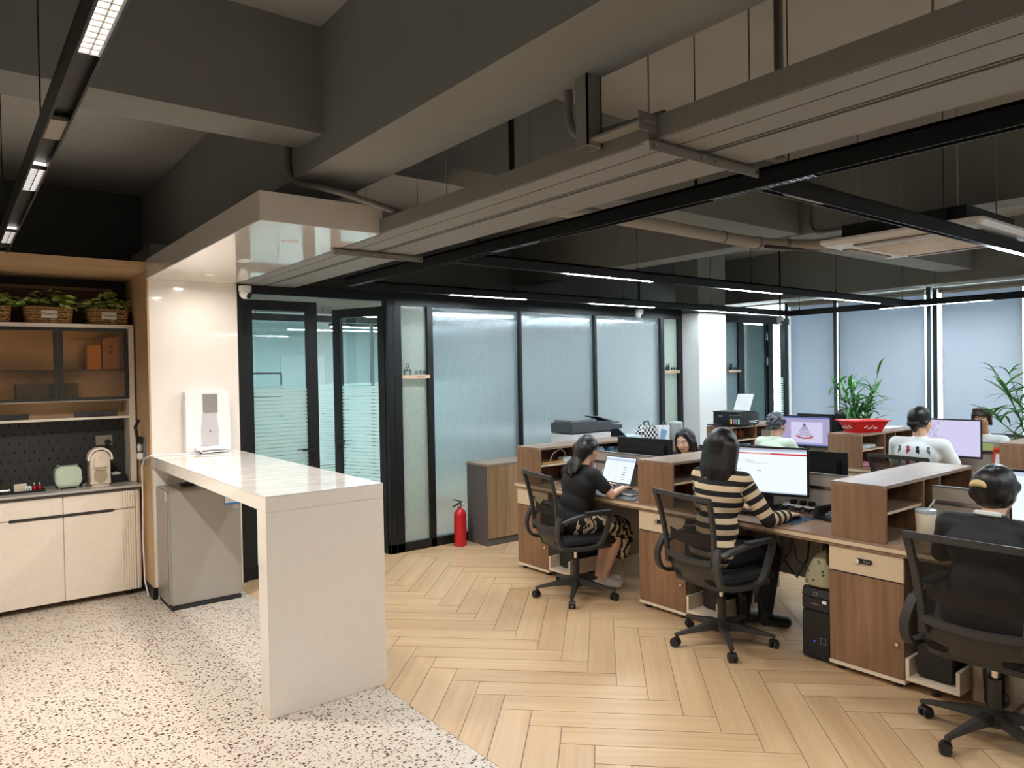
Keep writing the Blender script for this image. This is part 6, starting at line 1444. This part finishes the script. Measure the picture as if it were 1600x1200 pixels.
# screen of the near desk
monitor('monitor with a white page in front of the woman in the black jacket', (4.33, 1.09, 1.0), PI + .1, .53, .32, (WH, [(0, 1, .93, 1, LB), (.1, .5, .6, .61, TX)]))
keyboard('black keyboard in front of the woman in the black jacket', (4.12, 1.2, .7505), 0)
simple_box('book', 'dark notebook on the shelf of the hutch beside the tumbler', 'book', 4.66, 4.95, 1.83, 2.02, .9165, .94, plain('dark_notebook', '#2f3236', .6))
simple_box('book', 'flat folder in the lower bay of the tumbler hutch', 'book', 4.66, 5.0, 1.83, 2.05, .7515, .77, plain('slate_folder', '#3a4046', .6))
# signs on the glass wall
def sign(x0, x1, z, chars, label, icon):
    t = thing('door_sign', label, 'sign', ((x0 + x1) / 2, GY - .012, z))
    B(x0, x1, GY - .022, GY - .0005, z, z + .032).build('wooden_strip', plain('pale_wood_strip', '#d9b59a', .5) if 'strip' not in M else M['strip'], t)
    w = x1 - x0
    if icon == 'desk':
        cx = x0 + w * .20; m = MB()
        m.box(cx - .045, cx + .045, GY - .012, GY - .006, z + .072, z + .078); m.box(cx - .034, cx - .028, GY - .012, GY - .006, z + .032, z + .074); m.box(cx + .028, cx + .034, GY - .012, GY - .006, z + .032, z + .074)
        m.tube([(cx + .018 * math.cos(i * PI / 8), GY - .009, z + .122 + .018 * math.sin(i * PI / 8)) for i in range(17)], .003, 5)
        m.tube([(cx - .026, GY - .009, z + .076), (cx - .024, GY - .009, z + .098), (cx - .01, GY - .009, z + .106), (cx + .01, GY - .009, z + .106), (cx + .024, GY - .009, z + .098), (cx + .026, GY - .009, z + .076)], .003, 5); m.box(cx - .008, cx + .008, GY - .012, GY - .006, z + .078, z + .092)
    else:
        cx = x0 + w * .2; m = MB()
        for i, (dx, h) in enumerate(((-.03, .05), (-.012, .085), (.01, .07), (.028, .095))): m.box(cx + dx - .006, cx + dx + .006, GY - .012, GY - .006, z + .032, z + .032 + h)
        m.box(cx - .035, cx + .033, GY - .012, GY - .006, z + .032, z + .05)
    m.build('icon', 'black_soft', t)
    if icon == 'desk': text_obj('lettering', chars, .046, 'black_soft', t, (x0 + w * .68, GY - .009, z + .04), (PI / 2, 0, 0), .002)
    else:
        for k in range(3):
            cx = x0 + w * (.46 + .18 * k); m = MB()
            for q in ((-.016, .016, .034, .038), (-.018, .018, .018, .022), (-.014, .014, .004, .008), (-.003, .003, .004, .04), (-.016, -.012, .006, .034), (.011, .015, .006, .03)): m.box(cx + q[0], cx + q[1], GY - .011, GY - .007, z + .034 + q[2], z + .034 + q[3])
            m.build('lettering', 'black_soft', t)
    if icon == 'desk': text_obj('small_lettering', 'SALES DEPT', .019, 'black_soft', t, (x0 + w * .66, GY - .0225, z + .009), (PI / 2, 0, 0), .0004)
    else: B(x0 + w * .4, x1 - w * .1, GY - .0228, GY - .022, z + .012, z + .018).build('small_lettering', 'grey_plastic', t)
M['strip'] = plain('pale_wood_strip', '#d9b59a', .5)
sign(3.44, 3.745, 1.665, '业务部', 'wooden strip sign with black characters beside the open glass door', 'desk')
sign(7.265, 7.555, 1.665, '', 'wooden strip sign on the frosted pane next to the white column', 'bars')
sign(8.62, 8.90, 1.655, '', 'wooden strip sign on the pane behind the white column', 'bars')
